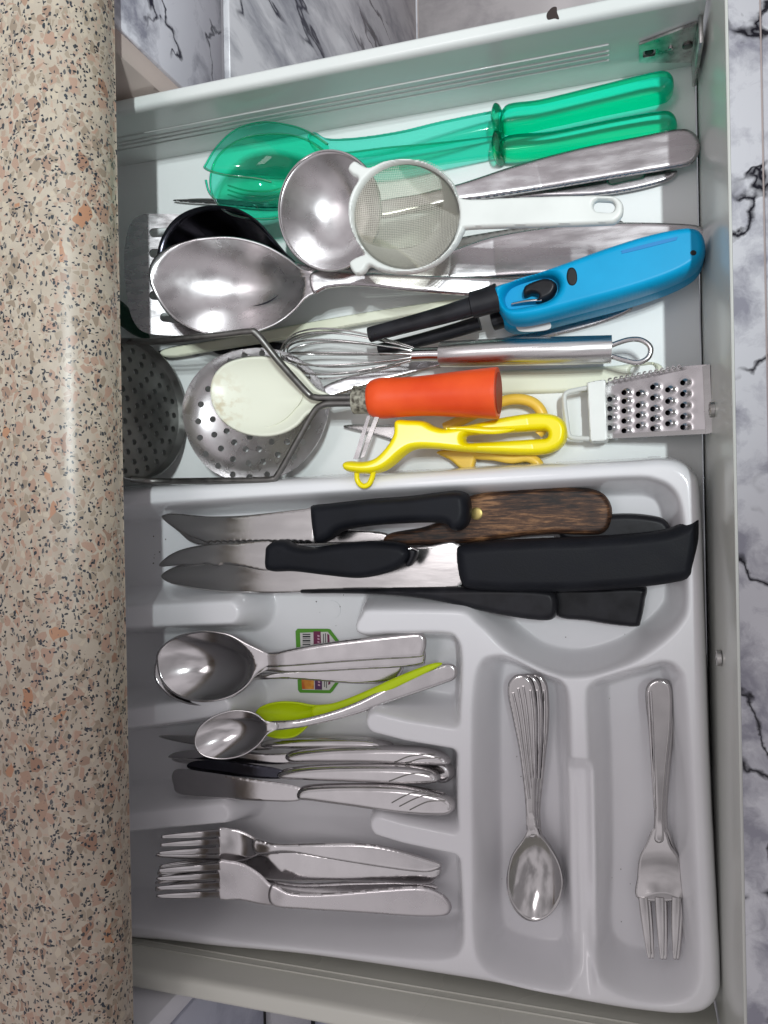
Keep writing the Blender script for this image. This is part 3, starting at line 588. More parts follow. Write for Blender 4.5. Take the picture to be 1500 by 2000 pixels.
# cream turner handle under the spoon
ct = thing('cream_turner', 'cream nylon turner with only its thin shaft showing below the oval spoon', 'turner')
plate('shaft', [(320, 682), (420, 664), (545, 640), (700, 612), (880, 585), (900, 588), (900, 600), (880, 604), (700, 634), (545, 664), (420, 684), (330, 698)], .008, .004, M['cream'], ct, R=5, cell=2.1)
plate('painted_rim_shadow', [(300, 690), (360, 672), (460, 668), (540, 668), (560, 675), (530, 686), (500, 682), (480, 690), (455, 683), (430, 692), (405, 684), (380, 694), (350, 688), (320, 700)], .003, .003, M['black'], ct, R=4, cell=2.4)  # black sliver standing in for the masher rim's cast shadow
# dark green handle tip peeping out under the worktop
gt = plate('spatula_tip', [(225, 585), (245, 596), (265, 622), (288, 652), (285, 662), (262, 655), (240, 640), (225, 628)], .02, .004, mat('dark_green_plastic', (.01, .05, .03), .3), None, R=8, cell=2.1)
tag(gt, 'dark green spatula tip sticking out from under the worktop beside the slotted turner', 'spatula')
# skimmer
sk = thing('skimmer', 'round perforated steel skimmer lying under the cream spoon', 'skimmer')
hs = [(407, 760), (393, 790), (388, 823), (391, 855), (402, 887), (426, 910), (455, 927), (488, 932), (522, 927), (550, 916), (575, 892), (592, 863), (601, 833), (416, 819), (419, 849), (432, 876), (455, 897), (485, 905), (514, 902), (543, 888), (561, 863), (571, 835), (595, 797), (443, 842), (458, 864), (480, 877), (506, 877), (531, 863), (545, 838), (488, 853), (515, 848)]
hs += [(1000-x, 1622-y) for x, y in hs if 1622-y < 760]
hs = [h for i, h in enumerate(hs) if all((h[0]-k[0])**2+(h[1]-k[1])**2 > 330 for k in hs[:i])]
plate('disc', [(357, 812), (362, 770), (385, 730), (425, 698), (475, 682), (530, 681), (580, 698), (618, 732), (636, 765), (644, 790), (640, 815), (622, 862), (588, 905), (545, 932), (500, 942), (450, 936), (405, 912), (372, 868)], .014, .0011, M['steel_soft'], sk, cell=1.9, holes=[(x, y, 6.0) for x, y in hs],
      dish=lambda x, y, D: .018*np.clip(((x-500)/142)**2+((y-811)/131)**2, 0, 1.1)**1.7)
plate('handle', [(625, 762), (660, 742), (760, 712), (860, 690), (1000, 655), (1120, 618), (1200, 594), (1232, 596), (1225, 612), (1150, 640), (1020, 672), (880, 712), (760, 742), (660, 772), (632, 785)], .004, .003, M['alu'], sk, R=6, cell=2.2, zf=lin((625, 775), .024, (800, 720), 0))
# cream spoon
cs = thing('cream_spoon', 'cream nylon serving spoon with a browned rim lying on the skimmer', 'spoon')
mcr = M['creamspoon'] = mat('stained_cream_nylon', (.78, .78, .64), .32)
N, L, b = nodes(mcr); t = N.new('ShaderNodeTexCoord'); n1 = N.new('ShaderNodeTexNoise'); n1.inputs['Scale'].default_value = 160; n1.inputs['Detail'].default_value = 5; L.new(t.outputs['Object'], n1.inputs['Vector'])
pc = W(412, 790, .05); vd = N.new('ShaderNodeVectorMath'); vd.operation = 'DISTANCE'; vd.inputs[1].default_value = pc; L.new(t.outputs['Object'], vd.inputs[0])
mr_ = N.new('ShaderNodeMapRange'); mr_.inputs[1].default_value = .004; mr_.inputs[2].default_value = .034; mr_.inputs[3].default_value = .5; mr_.inputs[4].default_value = 0; L.new(vd.outputs['Value'], mr_.inputs[0])
mm = N.new('ShaderNodeMath'); mm.operation = 'MULTIPLY'; L.new(mr_.outputs[0], mm.inputs[0]); rr = N.new('ShaderNodeMapRange'); rr.inputs[1].default_value = .45; rr.inputs[2].default_value = .62; L.new(n1.outputs[0], rr.inputs[0]); L.new(rr.outputs[0], mm.inputs[1])
mx = N.new('ShaderNodeMixRGB'); mx.inputs[1].default_value = (.8, .81, .68, 1); mx.inputs[2].default_value = (.4, .24, .05, 1); L.new(mm.outputs[0], mx.inputs[0]); L.new(mx.outputs[0], b.inputs['Base Color'])
so = [(411, 766), (418, 734), (440, 712), (475, 701), (515, 699), (550, 707), (580, 724), (602, 748), (622, 768), (655, 776), (655, 788), (622, 794), (598, 806), (578, 828), (550, 843), (515, 849), (475, 843), (442, 826), (420, 800)]
bowl('bowl', so, (500, 772), .047, .0085, mcr, cs, p=3.2, th=.0028, rings=18, seg=90)
so2 = [(500+(x-500)*.87 if x < 600 else 590+(x-600)*.1, 772+(y-772)*.84) for x, y in so]
tube('inner_line', [tuple(W(x, y, .0425)) for x, y in [(425, 770), (432, 742), (455, 720), (490, 712), (530, 714), (562, 730), (582, 752), (590, 775), (574, 800), (550, 822), (515, 836), (475, 832), (445, 815), (428, 792)]], .0005, mcr, cs, closed=True, n=6)
plate('handle', [(640, 774), (700, 768), (800, 750), (900, 732), (980, 724), (1100, 719), (1200, 714), (1260, 706), (1290, 712), (1296, 728), (1288, 745), (1250, 756), (1150, 764), (1060, 768), (980, 771), (850, 782), (700, 792), (645, 790)], .006, .006, M['cream'], cs, R=8, cell=2.2, zf=lin((650, 780), .038, (900, 750), 0), holes=[(1240, 724, 1272, 720, 9)])
# whisk
wk = thing('balloon_whisk', 'stainless wire whisk with brushed tube handle and hanging loop', 'whisk')
loft('handle', [(862, 692, .032, 24, .0095), (900, 691, .033, 25, .0105), (1000, 687, .033, 27, .0115), (1100, 685, .033, 28, .0115), (1194, 682, .032, 28, .0112)], M['steel_brush'], wk, n=32, cap=(.08, .06), ex=2.)
loft('neck', [(806, 693, .032, 13, .0052), (835, 692, .032, 13, .0053), (866, 692, .032, 14, .0055)], M['steel'], wk, n=20, cap=(.05, 0), ex=2.)
p0 = np.array(W(812, 692, .032)); p1 = np.array(W(548, 690, .030)); ax = p1-p0; Lw = np.linalg.norm(ax); ax /= Lw; sd = np.cross(ax, (0, 0, 1)); sd /= np.linalg.norm(sd); upw = np.cross(sd, ax)
for k, (th_, rad_, ln) in enumerate([(4, .0215, 1.), (34, .0195, .97), (62, .0185, .94), (98, .018, .92), (132, .019, .95), (160, .0205, .98)]):
    a = math.radians(th_); dv = sd*math.cos(a)+upw*math.sin(a); pts = []
    for i in range(25):
        t = i/24*2*math.pi; u_ = (1-math.cos(t))/2; r_ = rad_*math.sin(t)*(.25+.75*u_)*1.25
        r_ += .003*math.cos(t/2)*(1-u_)
        pts.append(p0+ax*Lw*ln*u_+dv*r_)
    tube('wire', pts, .0008, M['blade'], wk, sub=3, n=6)
tube('hanging_loop', wp((1190, 676, .032), (1225, 664, .032), (1252, 664, .032), (1270, 678, .032), (1266, 698, .032), (1245, 708, .032), (1215, 702, .032), (1190, 694, .032)), .0019, M['steel'], wk)
# masher
ms = thing('potato_masher', 'old wire potato masher with perforated disc, dull rods and orange plastic handle', 'masher')
mc = Vector((-.386, W(254, 802, .058).y, .059)); ang = math.radians(77)
ux = np.array([math.cos(ang), 0, -math.sin(ang)]); uy = np.array([0, 1., 0]); uz = np.array([math.sin(ang), 0, math.cos(ang)]); mcn = np.array(mc)
def mpd(x, y, h): return mcn+np.outer(x/1e3, ux)+np.outer(y/1e3, uy)+np.outer(h, uz)
hl_ = []
for rr_, n_ in ((50, 26), (42, 21), (34, 17), (26, 13), (18, 9), (10, 5), (0, 1)):
    for i in range(n_): a = i*2*math.pi/n_+rr_*.3; hl_.append((rr_*math.cos(a), rr_*math.sin(a), 2.5))
plate('perforated_disc', circ(0, 0, 56, 56, 28), -.003, .0042, M['masher'], ms, cell=.75, holes=hl_, mp=mpd, n=3)
v = []; f = []; n_ = 72
for i in range(n_):
    a = 2*math.pi*i/n_
    for r_, h_ in ((55.6, -.002), (57.5, -.0015), (58.3, .004), (57.8, .009), (56.8, .0092), (56.4, .004), (55.6, .001)):
        v.append(mpd(np.array([r_*math.cos(a)]), np.array([r_*math.sin(a)]), np.array([h_]))[0])
for i in range(n_):
    for j in range(7): f.append([i*7+j, i*7+(j+1) % 7, ((i+1) % n_)*7+(j+1) % 7, ((i+1) % n_)*7+j])
mesh('disc_rim', v, f, M['masher'], ms, True, 60)
ra_ = tuple(mcn+uy*.0565+uz*.004); rb2 = tuple(mcn-uy*.0565+uz*.004)
tube('rod', [ra_, ra_, tuple(W(300, 667, .072)), tuple(W(380, 659, .076)), tuple(W(440, 653, .076)), tuple(W(485, 648, .076)), tuple(W(502, 653, .075)), tuple(W(545, 706, .066)), tuple(W(600, 767, .052)), tuple(W(616, 776, .052)), tuple(W(640, 777, .052)), tuple(W(715, 776, .052))], .0027, M['old_steel'], ms)
tube('rod', [rb2, rb2, tuple(W(310, 940, .045)), tuple(W(420, 939, .045)), tuple(W(500, 938, .045)), tuple(W(530, 936, .045)), tuple(W(543, 927, .045)), tuple(W(580, 862, .048)), tuple(W(612, 806, .051)), tuple(W(628, 792, .052)), tuple(W(650, 788, .052)), tuple(W(715, 788, .052))], .0027, M['old_steel'], ms)
loft('ferrule', [(692, 781, .052, 26, .0095), (706, 781, .052, 26, .0095), (726, 781, .052, 25, .0095)], M['ferrule'], ms, n=28, cap=(.12, .1), ex=2.)
loft('handle', [(728, 779, .05, 34, .013), (745, 778, .05, 38, .0145), (780, 776, .05, 37, .014), (830, 773, .05, 38, .0145), (900, 770, .05, 44, .0165), (966, 768, .05, 50, .019)], M['red'], ms, n=40, cap=(.35, 0), ex=2.1)
pe = np.array(W(967, 768, .05)); pa = np.array(W(940, 769, .05)); dirn = pe-pa; dirn /= np.linalg.norm(dirn)
re_ = 50*scale(966, 768, .05)
loftw('end_rim', [pe-dirn*.0005, pe+dirn*.001, pe+dirn*.002], [re_*1.0]*3, [.019]*3, M['red'], ms, 40, 2.1, (0, .03), 50)
loftw('hollow_shade_disc', [pe+dirn*.0019, pe+dirn*.0030], [re_*.8]*2, [.015]*2, mat('painted_socket_shade', (.3, .025, .006), .6), ms, 36, 2.1, (0, 0), 50)  # darker solid disc paints the shade inside the open handle end
# lighters
def lighter(tag_label, dx, dy, z, full=True, dim=0):
    o = thing('gas_lighter', tag_label, 'lighter', 'blue gas lighters')
    sh = lambda pts: [(x+dx, y+dy) for x, y in pts]
    body = sh([(962, 566), (975, 556), (1020, 543), (1100, 515), (1180, 486), (1260, 461), (1320, 448), (1350, 446), (1370, 455), (1379, 480), (1374, 508), (1350, 532), (1300, 556), (1220, 582), (1130, 606), (1060, 624), (1020, 631), (994, 628), (978, 612), (968, 590)])
    holes = [sh([(986, 578), (1000, 560), (1035, 547), (1066, 541), (1084, 546), (1091, 560), (1084, 577), (1066, 590), (1030, 598), (998, 602), (988, 594)])] if full else []
    plate('body', body, z, .02, M['blue'], o, R=17, e=.35, cell=2.1, holes=holes)
    if full:
        plate('trigger_well', sh([(978, 580), (1000, 552), (1066, 535), (1096, 550), (1092, 580), (1030, 606), (984, 606)]), z+.002, .006, M['blue'], o, cell=2.2)
        plate('trigger', sh([(1022, 566), (1030, 556), (1060, 545), (1080, 548), (1088, 560), (1080, 578), (1062, 588), (1046, 590), (1052, 580), (1040, 575), (1024, 580)]), z+.006, .011, M['black'], o, R=7, cell=1.8)
        tube('trigger_spring', wp((1000+dx, 594+dy, z+.01), (1030+dx, 588+dy, z+.013), (1058+dx, 586+dy, z+.014)), .0011, M['steel'], o)
        plate('window', sh([(1107, 534), (1111, 524), (1120, 523), (1126, 532), (1127, 548), (1121, 557), (1112, 556), (1107, 546)]), z+.0195, .0011, M['rubberdark'], o, cell=1.6, R=3)
        plate('groove', sh([(1216, 492), (1220, 488), (1316, 464), (1320, 467), (1317, 470), (1222, 494)]), z+.0194, .001, mat('blue_groove', (.0, .2, .5), .5), o, cell=1.4)
        plate('eyelet', circ(1354+dx, 494+dy, 6, 5, 10), z+.0192, .0012, M['rubberdark'], o, cell=1.3)
    c = [(922, 596, 25), (945, 590, 25), (975, 580, 27)]
    if not full: c = [(955, 592, 18), (975, 586, 18), (990, 580, 18)]
    if not full: dy += 20; dx += 10
    loft('nozzle_collar', [(x+dx, y+dy, z+.010, h_, .0085) for x, y, h_ in c], M['black'], o, n=24, cap=(.12, 0), ex=2.6)
    loft('nozzle', [(722+dx+(12 if not full else 0), 654+dy-(6 if not full else 0), z+.009, 14 if full else 11, .0052), (800+dx, 633+dy, z+.0095, 15 if full else 12, .0055), (870+dx, 614+dy, z+.010, 17 if full else 13, .006), (930+dx, 596+dy, z+.010, 19 if full else 14, .0065)], M['black'], o, n=24, cap=(.15, 0), ex=2.4)
    if full:
        for ax_, ay_ in ((722, 648), (722, 658), (733, 652)): cyl('air_hole', W(ax_+dx, ay_+dy, z+.0142), (0, 0, 1), .0009, .0005, M['rubberdark'], o, 8)
    return o
lighter('sky blue gas lighter with black nozzle, on top, pointing left', 0, 0, .038)
l2 = lighter('second blue gas lighter almost hidden below the first, only a black nozzle and belly showing', -3, 15, .014, False)
plate('white_sticker', [(1012, 636), (1060, 632), (1074, 630), (1074, 642), (1050, 647), (1016, 647)], .0325, .0006, M['sticker_white'], l2, cell=2)
# peeler
pl = thing('vegetable_peeler', 'bright yellow plastic peeler with a thin swivel blade', 'peeler')
plate('handle', [(772, 821), (800, 820), (828, 822), (848, 832), (872, 836), (920, 828), (990, 813), (1050, 806), (1088, 812), (1106, 832), (1104, 862), (1085, 880), (1050, 888), (980, 886), (900, 881), (850, 876), (812, 876), (790, 886), (765, 908), (745, 920), (720, 925), (690, 923), (672, 918), (669, 905), (680, 900), (710, 901), (735, 892), (756, 870), (768, 848)], .022, .013, M['yellow'], pl, R=11, e=.35, cell=2.2, holes=[(915, 857, 1062, 848, 8)], zf=lin((980, 855), 0, (700, 910), .03))
plate('finger_ridge', [(870, 838), (900, 842), (960, 848), (1000, 842), (1000, 836), (960, 834), (920, 832), (880, 834)], .033, .003, M['yellow'], pl, R=6, cell=2, zf=lin((980, 855), 0, (700, 910), .03))
tube('eyelet', wp((697, 918, .056), (698, 938, .055), (708, 949, .055), (720, 946, .055), (727, 932, .055), (730, 918, .056)), .0021, M['yellow'], pl)
plate('blade', [(717, 812), (724, 812), (700, 896), (690, 897)], .056, .0008, M['steel'], pl, sm=False, cell=1.6)
plate('blade', [(733, 812), (741, 814), (712, 892), (700, 896)], .053, .0012, M['blade'], pl, sm=False, cell=1.6)
# scissors
sc_ = thing('kitchen_scissors', 'amber yellow handled scissors lying under the bright yellow peeler', 'scissors')
plate('blade', [(669, 833), (690, 829), (740, 830), (800, 828), (830, 840), (820, 862), (780, 864), (740, 852), (700, 842)], .006, .002, M['blade'], sc_, cell=2, R=4)
tube('handle', wp((868, 836, .012), (920, 812, .012), (960, 792, .013), (1000, 780, .013), (1035, 784, .013), (1056, 802, .013), (1062, 830, .012), (1050, 848, .012)), .0042, M['amber'], sc_, n=12)
tube('handle', wp((920, 868, .01), (930, 886, .010), (965, 890, .012), (1000, 896, .012), (1030, 893, .012), (1050, 905, .012), (1060, 925, .01)), .004, M['amber'], sc_, n=12)
plate('shank', [(852, 884), (880, 876), (920, 878), (936, 886), (930, 896), (922, 918), (902, 918), (880, 900)], .006, .007, M['amber'], sc_, R=6, cell=2)
# grater
gr = thing('hand_grater', 'small steel hand grater with white plastic frame leaning on the drawer front', 'grater')
zg = lin((1185, 800), 0, (1385, 780), .022)
holes = []
for X0, ys_ in ((1033, (262, 297, 330, 367)), (1085, (238, 270, 305, 342, 378)), (1137, (243, 285, 322, 360)), (1190, (218, 258, 298, 335, 370)), (1245, (228, 270, 312, 352)), (1300, (202, 243, 286, 327, 365))):
    for yy in ys_: holes.append((640+X0/1.875, 640+yy/1.875))
def bumps(x, y, D):
    o = 0*x
    for a, b2 in holes: o = o+.0024*np.exp(-(((x-a-7)/7.5)**2+((y-b2+1)/6)**2)*1.1)
    return o
plate('grating_plate', [(1180, 757), (1383, 713), (1388, 846), (1182, 857)], .016, .0008, M['steel_soft'], gr, sm=False, cell=1.6, zf=zg, dish=bumps, holes=[(a, b2, 5.2) for a, b2 in holes])
plate('hole_shade_sheet', [(1186, 762), (1378, 722), (1382, 840), (1188, 850)], .010, .0008, M['painted_dark_steel'], gr, sm=False, cell=2.2, zf=zg)  # dark sheet added to paint the shade seen through the holes
plate('plate_edge', [(1372, 716), (1386, 712), (1391, 845), (1378, 848)], .0155, .004, M['blade'], gr, sm=False, cell=2, zf=zg)
plate('plate_edge', [(1184, 848), (1387, 838), (1388, 847), (1185, 857)], .0155, .0022, M['blade'], gr, sm=False, cell=2, zf=zg)
plate('side_plate', [(1184, 748), (1200, 741), (1330, 716), (1380, 712), (1382, 722), (1250, 748), (1186, 762)], .010, .001, M['steel_soft'], gr, sm=False, cell=2, zf=zg)
for i in range(13):
    a = 1192+i*11.3; b2 = 743-i*2.15; tube('tooth', [tuple(W(a+4*math.cos(t), b2+4*math.sin(t), .017+.022*(a-1185)/200)) for t in np.linspace(0, 5.4, 7)], .0006, M['steel'], gr, sub=2, n=5)
plate('collar', [(1146, 748), (1164, 744), (1180, 742), (1184, 744), (1188, 860), (1184, 863), (1156, 865), (1152, 862)], .010, .014, M['strainer'], gr, R=3, e=.7, cell=2, sm=False)
tube('frame_handle', wp((1150, 757, .018), (1125, 762, .018), (1106, 768, .018), (1102, 782, .018), (1106, 820, .018), (1110, 846, .018), (1118, 855, .018), (1152, 857, .018)), .0019, M['strainer'], gr, flat=1.6)

# ------------------------------------------------------------------ knives in the top compartment
def knife(label, handle, blade, zh, zb, th=.014, hm='blackgrip', R=14, zfh=None, zfb=None, group='kitchen knives in the top compartment', teeth=None, cat='knife', name='kitchen_knife', bt=.0014, e=.3, bR=4, bm='blade'):
    o = thing(name, label, cat, group)
    if blade: plate('blade', blade, zb, bt, M[bm], o, R=bR, e=.4, cell=2.4, zf=zfb)
    if handle: plate('handle', handle, zh, th, M[hm], o, R=R, e=e, cell=2.1, zf=zfh)
    return o
def serr(x0, y0, x1, y1, n, a):
    out = []
    for i in range(n): t = (i+.5)/n; out += [(x0+(x1-x0)*(i/n), y0+(y1-y0)*(i/n)), (x0+(x1-x0)*t, y0+(y1-y0)*t+a)]
    return out
knife('long carving knife with the big flared black handle', [(890, 1080), (896, 1066), (940, 1058), (1040, 1052), (1150, 1048), (1240, 1042), (1300, 1034), (1338, 1020), (1362, 1013), (1367, 1020), (1366, 1060), (1358, 1105), (1348, 1130), (1300, 1142), (1220, 1151), (1120, 1157), (1000, 1157), (920, 1152), (900, 1140), (892, 1110)],
      [(314, 1126), (330, 1112), (360, 1102), (420, 1098), (560, 1094), (720, 1078), (830, 1066), (896, 1063), (896, 1148), (700, 1151), (540, 1158), (450, 1158), (380, 1150), (335, 1140)], .036, .034, .018, R=24)
knife('wooden handled knife with scorched grain and one brass rivet', [(748, 1052), (765, 1040), (830, 1028), (880, 1005), (905, 975), (940, 963), (1000, 957), (1080, 952), (1140, 952), (1175, 962), (1193, 985), (1195, 1012), (1186, 1036), (1160, 1046), (1080, 1044), (1000, 1050), (930, 1060), (860, 1064), (790, 1066), (755, 1063)],
      [(320, 1006), (380, 1010), (500, 1016), (640, 1030), (750, 1040), (755, 1060), (640, 1064), (500, 1066), (390, 1064), (350, 1040)], .024, .022, .012, 'wood', 12)
wkn = bpy.data.objects['kitchen_knife.001']
cyl('rivet', W(931, 1003, .0358), (0, 0, 1), .0046, .0009, M['brass'], wkn, 24)
knife('serrated knife with a smooth black handle hooked at its end, uppermost in the compartment', [(605, 994), (612, 986), (640, 983), (720, 974), (800, 968), (870, 959), (898, 959), (913, 970), (917, 1000), (911, 1024), (896, 1036), (880, 1035), (868, 1024), (830, 1021), (760, 1024), (700, 1030), (664, 1038), (645, 1052), (625, 1061), (612, 1054)],
      [(316, 1012), (324, 1004), (345, 1003), (400, 1008), (470, 1007), (540, 1000), (600, 993), (614, 990), (614, 1057)]+serr(600, 1057, 400, 1058, 16, 3.5)+[(390, 1055), (350, 1038)], .044, .046, .016, 'blackgrip', 18)
knife('small paring knife with short black handle and pointed blade', [(517, 1080), (520, 1066), (535, 1056), (555, 1056), (575, 1065), (610, 1069), (660, 1062), (720, 1057), (775, 1060), (797, 1070), (803, 1082), (795, 1098), (770, 1114), (730, 1126), (690, 1130), (630, 1124), (570, 1117), (530, 1117), (517, 1108)],
      [(311, 1106), (325, 1088), (355, 1073), (400, 1064), (460, 1060), (530, 1060), (530, 1112), (470, 1106), (440, 1102), (425, 1106), (400, 1101), (385, 1104), (350, 1104)], .048, .052, .014, R=16)
plate('bolster', [(797, 1070), (806, 1070), (815, 1076), (810, 1092), (800, 1106), (792, 1104), (800, 1086)], .05, .009, M['black'], bpy.data.objects['kitchen_knife.003'], R=5, cell=1.8)
tube('end_ring', wp((797, 1072, .0605), (806, 1071, .0595), (816, 1075, .058)), .0007, M['steel'], bpy.data.objects['kitchen_knife.003'])
knife('black handled knife mostly hidden behind the wooden handle', [(1100, 1015), (1190, 1004), (1240, 1003), (1285, 1009), (1304, 1020), (1310, 1040), (1290, 1056), (1190, 1060), (1100, 1056)], None, .018, 0, .012, 'black', 12)
knife('slim black handled knife with a long tapering end, below the flared handle', [(586, 1156), (590, 1151), (680, 1149), (820, 1146), (960, 1144), (1060, 1148), (1086, 1160), (1090, 1188), (1082, 1208), (1060, 1213), (1000, 1206), (920, 1190), (840, 1172), (760, 1163), (660, 1160), (590, 1160)], None, .03, 0, .012, 'black', 14)
knife('broad black handle with a square end, lowest in the knife compartment', [(1075, 1150), (1160, 1145), (1256, 1144), (1260, 1175), (1252, 1215), (1244, 1225), (1200, 1222), (1150, 1214), (1085, 1203)], None, .012, 0, .014, 'black', 12)

# ------------------------------------------------------------------ spoons
def sunk(tilt, handle, c, dz=.0024, L=48):
    d0 = min(math.hypot(a-c[0], b_-c[1]) for a, b_ in handle)
    def f(x, y):
        t = np.clip((np.hypot(x-c[0], y-c[1])-d0)/L, 0, 1); return tilt(x, y)-dz*(1-t*t*(3-2*t))
    return f
def spoon(label, ol, c, z, depth, handle, ell=None, lean=None, th=.0022, group='tablespoons in the second row', mt='steel', tilt=None, R=6, name='spoon', p=2., e=.35, hm=None):
    o = thing(name, label, 'spoon', group)
    bowl('bowl', ol, c, z, depth, M[mt], o, p=p, th=.0012, rings=24, seg=96, ell=ell, zf=lean)
    plate('handle', handle, 0, th, M[hm or mt], o, R=R, e=e, cell=2.2, zf=sunk(tilt, handle, c))
    return o
spoon('lower tablespoon whose rim and handle edge peep out under the upper one', [(300, 1312), (310, 1278), (345, 1252), (400, 1244), (450, 1252), (485, 1275), (525, 1292), (525, 1306), (500, 1320), (470, 1350), (425, 1374), (380, 1377), (335, 1362), (308, 1338)], (395, 1310), .049, .014,
      [(515, 1290), (600, 1282), (700, 1272), (805, 1262), (828, 1268), (830, 1290), (815, 1301), (700, 1308), (600, 1313), (515, 1310)], lean=lin((300, 1310), .006, (515, 1300), -.006), tilt=lin((520, 1300), .0418, (820, 1285), .030), ell=(97, 67, 0))
spoon('upper tablespoon with a wide flat handle, bowl facing up', [(305, 1300), (310, 1270), (340, 1246), (395, 1234), (445, 1238), (485, 1258), (522, 1276), (535, 1285), (528, 1298), (505, 1312), (480, 1342), (440, 1364), (392, 1370), (345, 1358), (315, 1332)], (398, 1302), .0555, .015,
      [(512, 1276), (545, 1272), (620, 1258), (720, 1245), (808, 1236), (826, 1240), (832, 1254), (828, 1276), (818, 1284), (740, 1289), (640, 1296), (560, 1302), (515, 1302)], lean=lin((305, 1305), .006, (515, 1290), -.006), tilt=lin((520, 1290), .0483, (820, 1262), .040), th=.003, R=7, ell=(97, 68, 0))
spoon('third tablespoon under the sticker side, only its flat pinkish handle visible', [(320, 1318), (350, 1290), (400, 1282), (450, 1290), (490, 1312), (490, 1330), (450, 1358), (400, 1366), (350, 1352)], (400, 1322), .030, .010,
      [(480, 1318), (560, 1310), (660, 1300), (770, 1292), (788, 1300), (782, 1318), (765, 1332), (700, 1336), (620, 1330), (560, 1326), (480, 1328)], tilt=lin((480, 1320), .028, (780, 1312), .017))
ls = thing('lime_spoon', 'small lime green plastic spoon lying under the teaspoon', 'spoon')
bowl('bowl', [(500, 1392), (515, 1380), (545, 1373), (580, 1374), (615, 1380), (650, 1378), (640, 1392), (612, 1404), (592, 1425), (570, 1439), (535, 1440), (512, 1430), (502, 1412)], (553, 1405), .036, .008, M['lime'], ls, th=.0014)
plate('handle', [(612, 1380), (650, 1374), (700, 1356), (780, 1320), (838, 1298), (862, 1295), (855, 1303), (800, 1330), (720, 1368), (660, 1391), (612, 1400)], .0, .003, M['lime'], ls, R=7, cell=2.2, zf=lin((612, 1385), .0345, (850, 1300), .038))
spoon('teaspoon lying across the lime green spoon towards the divider', [(379, 1456), (384, 1428), (410, 1402), (450, 1388), (490, 1391), (518, 1408), (540, 1412), (542, 1424), (522, 1434), (500, 1458), (470, 1476), (430, 1483), (395, 1476)], (448, 1437), .056, .010,
      [(525, 1410), (580, 1406), (640, 1392), (700, 1370), (780, 1330), (850, 1302), (880, 1297), (892, 1308), (888, 1326), (860, 1338), (780, 1366), (700, 1394), (640, 1410), (580, 1422), (528, 1426)], lean=lin((380, 1455), .005, (530, 1417), -.005), tilt=lin((530, 1417), .050, (880, 1312), .03), group='teaspoons', th=.002, ell=(74, 45, -16))
# ------------------------------------------------------------------ table knives
def tknife(label, handle, blade, z, nm='table_knife', deco=None, bm='steel'):
    o = thing(nm, label, 'knife', 'table knives in the third row'); z = z+.012
    plate('blade', blade, z+.002, .0013, M[bm], o, R=5, e=.4, cell=2.2)
    plate('handle', handle, z, .0075, M['steel'], o, R=12, e=.22, cell=2)
    for pts in deco or []: tube('engraved_line', wp(*[(x, y, z+.0077) for x, y in pts]), .00045, M['old_steel'], o, n=5)
    return o
tknife('table knife in the back row, nearly hidden under the teaspoon bowl', [(512, 1450), (560, 1443), (640, 1441), (720, 1444), (765, 1455), (740, 1464), (640, 1464), (560, 1464), (514, 1462)], [(308, 1438), (350, 1436), (420, 1440), (520, 1450), (522, 1466), (430, 1462), (350, 1450)], .014, bm='blade')
tknife('table knife with a bright bulbous end behind the others', [(700, 1470), (800, 1466), (850, 1478), (878, 1495), (886, 1515), (872, 1530), (850, 1528), (800, 1505), (700, 1492)], [(340, 1480), (450, 1474), (700, 1474), (700, 1490), (450, 1494), (360, 1492)], .010)
tknife('table knife with engraved swirls, second from the front edge of the stack', [(560, 1472), (620, 1463), (720, 1459), (810, 1460), (858, 1470), (878, 1486), (870, 1497), (820, 1496), (720, 1492), (620, 1491), (566, 1490)], [(328, 1478), (350, 1468), (420, 1464), (520, 1472), (568, 1474), (568, 1490), (520, 1494), (430, 1488), (345, 1482)], .02, deco=[[(770, 1490), (800, 1477), (850, 1472)], [(790, 1493), (820, 1482), (862, 1480)]])
tknife('table knife with dark reflection painted into its blade, between two others', [(545, 1508), (600, 1498), (700, 1495), (790, 1497), (840, 1505), (858, 1519), (848, 1531), (790, 1533), (690, 1529), (600, 1526), (548, 1522)], [(365, 1494), (385, 1486), (440, 1486), (500, 1494), (550, 1504), (552, 1520), (500, 1520), (430, 1512), (375, 1504)], .026, deco=[[(760, 1526), (800, 1512), (840, 1510)]], bm='painted_dark_steel')  # blade colour itself carries the dark reflection
tknife('front table knife with a broad blade and engraved handle end', [(580, 1546), (600, 1536), (680, 1533), (780, 1536), (850, 1548), (880, 1562), (888, 1578), (878, 1591), (850, 1595), (780, 1590), (690, 1577), (610, 1566), (582, 1562)], [(336, 1512), (350, 1502), (400, 1508), (480, 1520), (586, 1538), (586, 1563), (520, 1565), (430, 1560), (352, 1552), (338, 1532)], .03, deco=[[(780, 1575), (820, 1556), (855, 1552)], [(765, 1568), (800, 1550), (830, 1546)], [(800, 1582), (835, 1566), (870, 1564)]])
